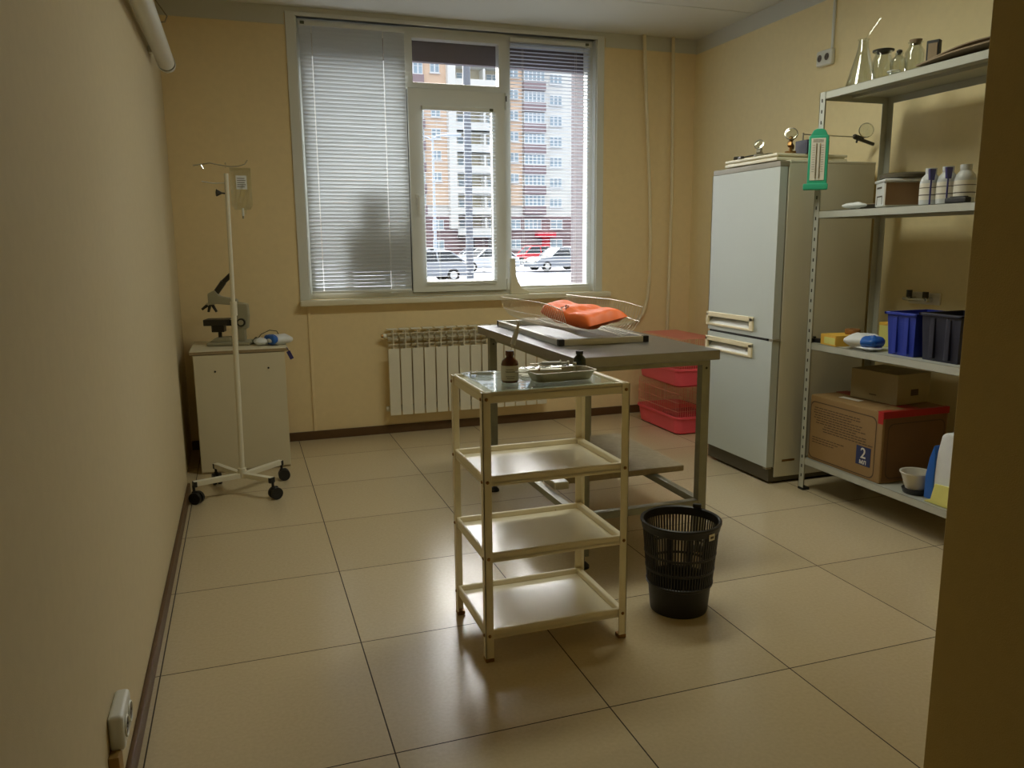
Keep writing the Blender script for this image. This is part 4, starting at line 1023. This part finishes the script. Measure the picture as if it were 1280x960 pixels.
b = MB().m('label'); a = R(-72)
b.grid(lambda u, v: (cx+.1375*math.cos(R(-78)+.20*u), cy+.1375*math.sin(R(-78)+.20*u), .288+.022*v), 4, 2, .0006); b.m('label_ink')
b.grid(lambda u, v: (cx+.1385*math.cos(R(-76)+.12*u), cy+.1385*math.sin(R(-76)+.12*u), .295+.008*v), 4, 1, .0003); obj('sticker', b, wb)
b = MB().m('basket'); b.obox((cx+.108, cy+.070, .338), (.03, .016, .016), (0, 0, R(-40)), .004); obj('clip', b, wb)

# ------------------------------------------------------------------ pink rodent cages
def cage(label, z0):
    x0, x1, y0, y1 = 2.375, 2.72, .262, .835
    t = thing('pet_cage', label, 'cage', ((x0+x1)/2, (y0+y1)/2, z0), group=None)
    tbm = bmesh.new()
    def ring(i, zz, rr=.05):
        out = []
        for cx_, cy_, a0 in ((x1-i-rr, y1-i-rr, 0), (x0+i+rr, y1-i-rr, 90), (x0+i+rr, y0+i+rr, 180), (x1-i-rr, y0+i+rr, 270)):
            for k in range(7): a = R(a0+k*15); out.append(tbm.verts.new((cx_+rr*math.cos(a), cy_+rr*math.sin(a), zz)))
        return out
    rs = [ring(.030, z0, .04), ring(.016, z0+.010), ring(.004, z0+.105), ring(-.004, z0+.110), ring(-.004, z0+.125), ring(.003, z0+.125), ring(.010, z0+.10), ring(.022, z0+.012)]
    k = len(rs[0])
    for A, B in zip(rs, rs[1:]):
        for j in range(k): tbm.faces.new((A[j], A[(j+1) % k], B[(j+1) % k], B[j]))
    tbm.faces.new(rs[0][::-1]); tbm.faces.new(rs[-1])
    obj('tray', MB().m('pink')._merge(tbm), t)
    H_ = .200; i0 = .012
    b = MB().m('pink_wire'); zt = z0+.12+H_
    n = 30
    for j in range(n+1):
        y = y0+.02+(y1-y0-.04)*j/n
        b.tube([(x0+i0, y, z0+.105), (x0+i0, y, zt-.03), (x0+i0+.012, y, zt-.008), (x0+i0+.03, y, zt), (x1-i0-.03, y, zt), (x1-i0-.012, y, zt-.008), (x1-i0, y, zt-.03), (x1-i0, y, z0+.105)], .0013, 5)
    n = 18
    for j in range(n+1):
        x = x0+.02+(x1-x0-.04)*j/n
        for y in (y0+i0, y1-i0): b.cyl((x, y, z0+.105), (x, y, zt), .0013, n=5)
    for zz in (z0+.16, z0+.22, z0+.28): b.tube([(x0+i0, y0+i0, zz), (x1-i0, y0+i0, zz), (x1-i0, y1-i0, zz), (x0+i0, y1-i0, zz)], .0015, 5, True)
    obj('wire_bars', b, t)
    b = MB().m('pink_dark'); b.box(x0+.06, x1-.06, y0+.08, y0+.30, z0+.10, z0+.112, .003)
    for j in range(9): b.box(x0+.06, x1-.06, y0+.085+.024*j, y0+.093+.024*j, z0+.112, z0+.122, .002)
    for xx in (x0+.07, x1-.07): b.box(xx-.008, xx+.008, y0+.10, y0+.28, z0+.012, z0+.10, .003)
    obj('inner_shelf', b, t)
    return t
cage('pink pet cage standing on the floor between table and refrigerator', 0.001)
c2 = cage('pink pet cage stacked on top of the floor cage', .3235)

# ------------------------------------------------------------------ outside the window
GZ0 = -.5
b = MB().m('snow'); rnd = random.Random(3)
b.grid(lambda u, v: (-60+180*u, 1.50+150*v, GZ0-.02+.12*math.sin(23*u)*math.sin(31*v)*min(1, v*10)), 90, 75)
g = obj('ground', b); g['kind'] = 'structure'

ob_ = thing('outdoor_unit', 'dark bulky unit behind the closed left blind, seen as silhouette', 'outdoor unit', (.58, 1.34, .90))
b = MB().m('out_box'); b.box(.345, .80, 1.180, 1.47, 1.10, 1.415, .01); obj('casing', b, ob_)
b = MB().m('out_box'); b.box(.445, .665, 1.180, 1.46, 1.415, 1.66, .01); obj('upper_casing', b, ob_)
b = MB().m('out_box'); b.box(.40, .43, 1.24, 1.45, .902, 1.10); obj('support', b, ob_); obj('support', MB().m('out_box').box(.72, .75, 1.24, 1.45, .902, 1.10), ob_)

bd_ = thing('apartment_building', 'tall apartment block with orange, white and mauve panels seen outside', 'building', (34, 110, GZ0))
BY = 105.0; FL = 2.85; NF = 11; Z0 = 5.1
ZT = Z0+FL*NF
b = MB().m('b_white'); b.box(5, 29, BY+.5, BY+14, GZ0, ZT); b.box(36.4, 66, BY+.5, BY+14, GZ0, ZT); b.box(28, 37, BY+2.0, BY+14, GZ0, ZT); obj('main_wall', b, bd_)
b = MB().m('b_base'); b.box(5, 29, BY+.2, BY+.6, GZ0, Z0); b.box(36.4, 66, BY+.2, BY+.6, GZ0, Z0); b.box(29, 36.4, BY+.8, BY+1.4, GZ0, 3.2)
for k in range(8): b.m('b_mauve').box(5, 66, BY+.15, BY+.22, GZ0+.5+.68*k, GZ0+.62+.68*k) if k < 8 else None
obj('brick_base', b, bd_)
for x0, x1 in ((24.6, 27.8), (36.5, 38.8), (12.0, 17.0), (54, 60)):
    obj('orange_panel', MB().m('b_orange').box(x0, x1, BY+.3, BY+.6, Z0+1.5, ZT), bd_, label='orange brick panel')
obj('pier', MB().m('b_white').box(27.8, 28.9, BY-.8, BY+2.0, 3.4, ZT), bd_)
# recessed white balconies
b = MB().m('b_recess'); b.box(28.9, 36.5, BY+1.6, BY+2.02, 2.5, ZT); obj('balcony_back_wall', b, bd_)
def winpart(x0, x1, z0, z1, y, n=2):
    b = MB().m('b_frame'); b.box(x0, x1, y-.12, y+.1, z0, z1); b.box(x0-.1, x1+.1, y-.3, y, z0-.12, z0)
    f = obj('window', b, bd_)
    b = MB().m('b_pane'); w = (x1-x0)/n
    for k in range(n):
        b.box(x0+k*w+.10, x0+(k+1)*w-.10, y-.16, y-.11, z0+.12, z0+(z1-z0)*.68); b.box(x0+k*w+.10, x0+(k+1)*w-.10, y-.16, y-.11, z0+(z1-z0)*.74, z1-.12)
    obj('pane', b, f)
    return f
for k in range(-1, NF):
    zf_ = Z0+FL*k
    b = MB().m('b_white'); b.box(28.9, 36.5, BY-.5, BY+1.7, zf_+.05, zf_+.25); b.box(28.9, 36.5, BY-.5, BY-.35, zf_+.05, zf_+1.25); b.box(32.9, 33.2, BY-.45, BY+1.6, zf_, zf_+2.7); b.box(36.2, 36.5, BY-.45, BY+1.6, zf_, zf_+2.7); obj('balcony', b, bd_)
    winpart(29.6, 31.4, zf_+1.1, zf_+2.4, BY+1.6); winpart(33.9, 35.6, zf_+1.1, zf_+2.4, BY+1.6)
    if k >= 0:
        b = MB().m('b_mauve'); b.box(38.8, 42.1, BY-.6, BY+.5, zf_+.25, zf_+1.45); obj('mauve_parapet', b, bd_, label='mauve balcony panel')
        b = MB().m('b_mauve'); b.box(21.8, 24.6, BY-.6, BY+.5, zf_+.25, zf_+1.45); obj('mauve_parapet', b, bd_, label='mauve balcony panel')
        f = winpart(38.9, 42.0, zf_+1.5, zf_+3.0, BY-.2, 5); f = winpart(21.9, 24.5, zf_+1.5, zf_+3.0, BY-.2, 4)
    if k >= 1:
        winpart(25.6, 26.9, zf_-.95+FL, zf_+.35+FL, BY+.3); winpart(36.8, 38.2, zf_-.95+FL, zf_+.35+FL, BY+.3)
    if k >= 0: winpart(43.0, 44.9, zf_+1.35, zf_+2.75, BY+.5, 3)
for zz in (.55, 3.35):
    for x0, x1 in ((25.4, 27.0), (36.8, 38.4), (43.0, 44.9), (46.6, 48.3), (20.5, 22.2)): winpart(x0, x1, zz, zz+1.35, BY+.2)
b = MB().m('b_frame'); winpart(39.0, 41.6, 3.3, 4.8, BY+.2, 4)
b = MB().m('car_dark'); b.box(30.4, 31.6, BY+.6, BY+.8, GZ0, 2.0); b.box(33.6, 34.8, BY+.6, BY+.8, GZ0, 2.0); b.m('lamp_pole').box(30.0, 35.2, BY-.9, BY+.8, 2.2, 2.45)
obj('entrance', b, bd_)
b = MB().m('red_sign'); b.box(40.6, 43.4, BY-1.2, BY+.2, 2.15, 2.85); b.box(41.7, 42.9, BY+.05, BY+.2, GZ0, 2.15)
obj('shop_front', b, bd_, label='red shop sign and door')

# street lamp and large pole
sl = thing('street_lamp', 'thin pale street lamp post outside the middle window sash', 'street lamp', (10.23, 40, GZ0))
b = MB().m('lamp_pole'); b.cyl((10.23, 40, GZ0), (10.23, 40, 7.2), .10, .06, n=12); obj('post', b, sl)
b = MB().m('lamp_pole'); b.tube([(10.23, 40, 7.0), (10.5, 40, 7.2), (11.0, 40, 7.25)], .05, 8); b.tube([(10.23, 40, 6.9), (9.9, 40, 7.1), (9.5, 40, 7.2)], .04, 8); obj('bracket', b, sl)
b = MB().m('lamp_pole'); b.obox((11.4, 40, 7.25), (.9, .36, .16), (0, R(-4), 0), .05); obj('lamp_head', b, sl)
lp = thing('utility_pole', 'thick blue grey pole rising outside the middle window pane', 'pole', (4.30, 12, GZ0))
b = MB().m('pole'); b.cyl((4.30, 12, GZ0), (4.30, 12, 9), .078, n=18); obj('shaft', b, lp)
b = MB().m('pole'); b.cyl((4.30, 12, GZ0), (4.30, 12, GZ0+.25), .16, n=18); obj('base_flange', b, lp)

# parked cars
def make_car(label, key, loc, rz, tall=0):
    t = thing('car', label, 'car', loc, rz, None)
    L, W, H_ = 4.3, 1.74, 1.46+tall
    b = MB().m(key); b.prism([(-L/2, .30), (-L/2+.05, .62), (-L/2+.35, .86), (-.62, .95), (L/2-.55, .98), (L/2-.08, .86), (L/2, .45), (L/2-.06, .26), (-L/2+.1, .24)], -W/2, W/2, 'XZ', .07, 3); obj('body', b, t, local=True)
    tbm = bmesh.new()
    pr = [(-.95, .93), (-.28, H_), (1.25+tall, H_-.02), (1.92, .95)]
    A = [tbm.verts.new((u, -W/2+.06+(.14 if v > 1 else 0), v)) for u, v in pr]; B = [tbm.verts.new((u, W/2-.06-(.14 if v > 1 else 0), v)) for u, v in pr]
    tbm.faces.new(A); tbm.faces.new(B[::-1])
    for i in range(4): tbm.faces.new((A[i], B[i], B[(i+1) % 4], A[(i+1) % 4]))
    bmesh.ops.bevel(tbm, geom=tbm.edges[:], offset=.05, segments=2, affect='EDGES')
    obj('cabin_glass', MB().m('car_glass')._merge(tbm), t, local=True)
    b = MB().m(key); b.box(-.22, 1.15+tall, -W/2+.2, W/2-.2, H_-.02, H_+.025, .02)
    for s in (-1, 1):
        b.tube([(-.93, s*(W/2-.07), .95), (-.26, s*(W/2-.2), H_-.01), (1.2+tall, s*(W/2-.2), H_-.02), (1.88, s*(W/2-.07), .96)], .045, 6); b.tube([(.55, s*(W/2-.06), .95), (.5, s*(W/2-.2), H_)], .045, 6)
    obj('roof', b, t, local=True)
    for x in (-1.32, 1.28):
        for s in (-1, 1):
            b = MB().m('rubber'); b.cyl((x, s*(W/2-.20), .315), (x, s*(W/2+.01), .315), .315, n=24); b.m('bright_steel'); b.cyl((x, s*(W/2), .315), (x, s*(W/2+.025), .315), .19, n=20); obj('wheel', b, t, local=True)
    b = MB().m('label'); b.box(-L/2-.01, -L/2+.10, -W/2+.10, -W/2+.42, .60, .76, .02); b.box(-L/2-.01, -L/2+.10, W/2-.42, W/2-.10, .60, .76, .02); obj('headlight', b, t, local=True)
    return t
cars = [('car_silver', 8.0, 33.5, 6, 0, 'silver car nearest the window, low in the middle sash beside the pole'),
        ('car_silver', 9.6, 45, 12, 0, 'silver car parked at the left edge of the middle sash, half hidden by its frame'),
        ('car_white', 15.0, 46, 8, 0, 'white car parked just behind the thick blue grey pole'),
        ('car_dark', 13.4, 61, 185, 0, 'dark grey car parked beyond the thin street lamp post'),
        ('car_white', 19.6, 62, 176, 0, 'white car parked farther off behind the thick pole'),
        ('car_red', 23.4, 60, 4, .12, 'red car parked outside, seen through the right pane'),
        ('car_silver', 19.7, 45, 10, 0, 'silver car parked just before the red car outside'),
        ('car_white', 28.3, 61, 186, 0, 'white car parked beside the red car outside'),
        ('car_dark', 24.4, 46, 8, 0, 'dark car parked beside the outer mauve reveal'),
        ('car_silver', 33.0, 66, 184, 0, 'silver car parked far off towards the red shop sign'),
        ('car_white', 17.2, 76, 3, 0, 'white car parked far off near the building entrance')]
for key, x, y, a, tall, lab in cars: make_car(lab, key, (x, y, GZ0), R(a), tall)

# ------------------------------------------------------------------ light
w = bpy.data.worlds.new('overcast_sky'); SC.world = w; w.use_nodes = True
nt = w.node_tree; nt.nodes.clear(); N, L = nt.nodes, nt.links
wo = N.new('ShaderNodeOutputWorld'); bg = N.new('ShaderNodeBackground')
tc = N.new('ShaderNodeTexCoord'); sp = N.new('ShaderNodeSeparateXYZ'); mr = N.new('ShaderNodeMapRange')
mr.inputs[1].default_value = -.05; mr.inputs[2].default_value = 1.0; mr.inputs[3].default_value = 1.1; mr.inputs[4].default_value = 2.0
L.new(tc.outputs['Generated'], sp.inputs[0]); L.new(sp.outputs[2], mr.inputs[0])
bg.inputs[0].default_value = (.93, .97, 1.0, 1); L.new(mr.outputs[0], bg.inputs[1]); L.new(bg.outputs[0], wo.inputs[0])

sun = bpy.data.lights.new('sky_glow', 'SUN'); sun.energy = 21.0; sun.angle = R(75); sun.color = (1, .97, .92)
so_ = bpy.data.objects.new('sun_behind_cloud', sun); COL.objects.link(so_)
dvec = Vector((0, -1, -.85)); so_.rotation_euler = dvec.to_track_quat('-Z', 'Y').to_euler(); so_.location = (2, 20, 20)

# added fill light with housing, unseen above the frame, brightens back wall and shelves
lt = thing('fill_light', 'white housing of an added fill light above the steel table', 'fill light', (1.30, -1.15, ZC))
b = MB().m('pvc'); b.box(.65, 1.95, -1.30, -1.0, ZC-.05, ZC-.0005, .008); obj('housing', b, lt)
la = bpy.data.lights.new('fill_area', 'AREA'); la.shape = 'RECTANGLE'; la.size = 1.2; la.size_y = .24; la.energy = 16; la.color = (.98, .98, .80)
lo_ = bpy.data.objects.new('fill_area', la); COL.objects.link(lo_); lo_.location = (1.30, -1.15, ZC-.06)

# ------------------------------------------------------------------ camera
f_px = 984.303
yaw, pit, rol = .327409, -.176278, -.009547
cam = bpy.data.cameras.new('camera'); co = bpy.data.objects.new('camera', cam); COL.objects.link(co)
cam.sensor_width = 36; cam.sensor_fit = 'HORIZONTAL'; cam.lens = f_px/1280*36; cam.clip_start = .02; cam.clip_end = 500
fw = Vector((math.sin(yaw)*math.cos(pit), math.cos(yaw)*math.cos(pit), math.sin(pit)))
rt = Vector((math.cos(yaw), -math.sin(yaw), 0)); up = rt.cross(fw)
r2 = rt*math.cos(rol)+up*math.sin(rol); u2 = -rt*math.sin(rol)+up*math.cos(rol)
co.matrix_world = Matrix(((r2.x, u2.x, -fw.x, -.2913), (r2.y, u2.y, -fw.y, -4.2071), (r2.z, u2.z, -fw.z, 1.2710), (0, 0, 0, 1)))
SC.camera = co

SC.view_settings.view_transform = 'Standard'
SC.view_settings.look = 'None'
SC.view_settings.gamma = 1; SC.view_settings.use_curve_mapping = False
SC.view_settings.exposure = 0.3
SC.cycles.use_denoising = True
SC.cycles.max_bounces = 14; SC.cycles.diffuse_bounces = 8; SC.cycles.transparent_max_bounces = 24; SC.cycles.glossy_bounces = 6
SC.cycles.sample_clamp_indirect = 8
SC.cycles.caustics_reflective = False; SC.cycles.caustics_refractive = False
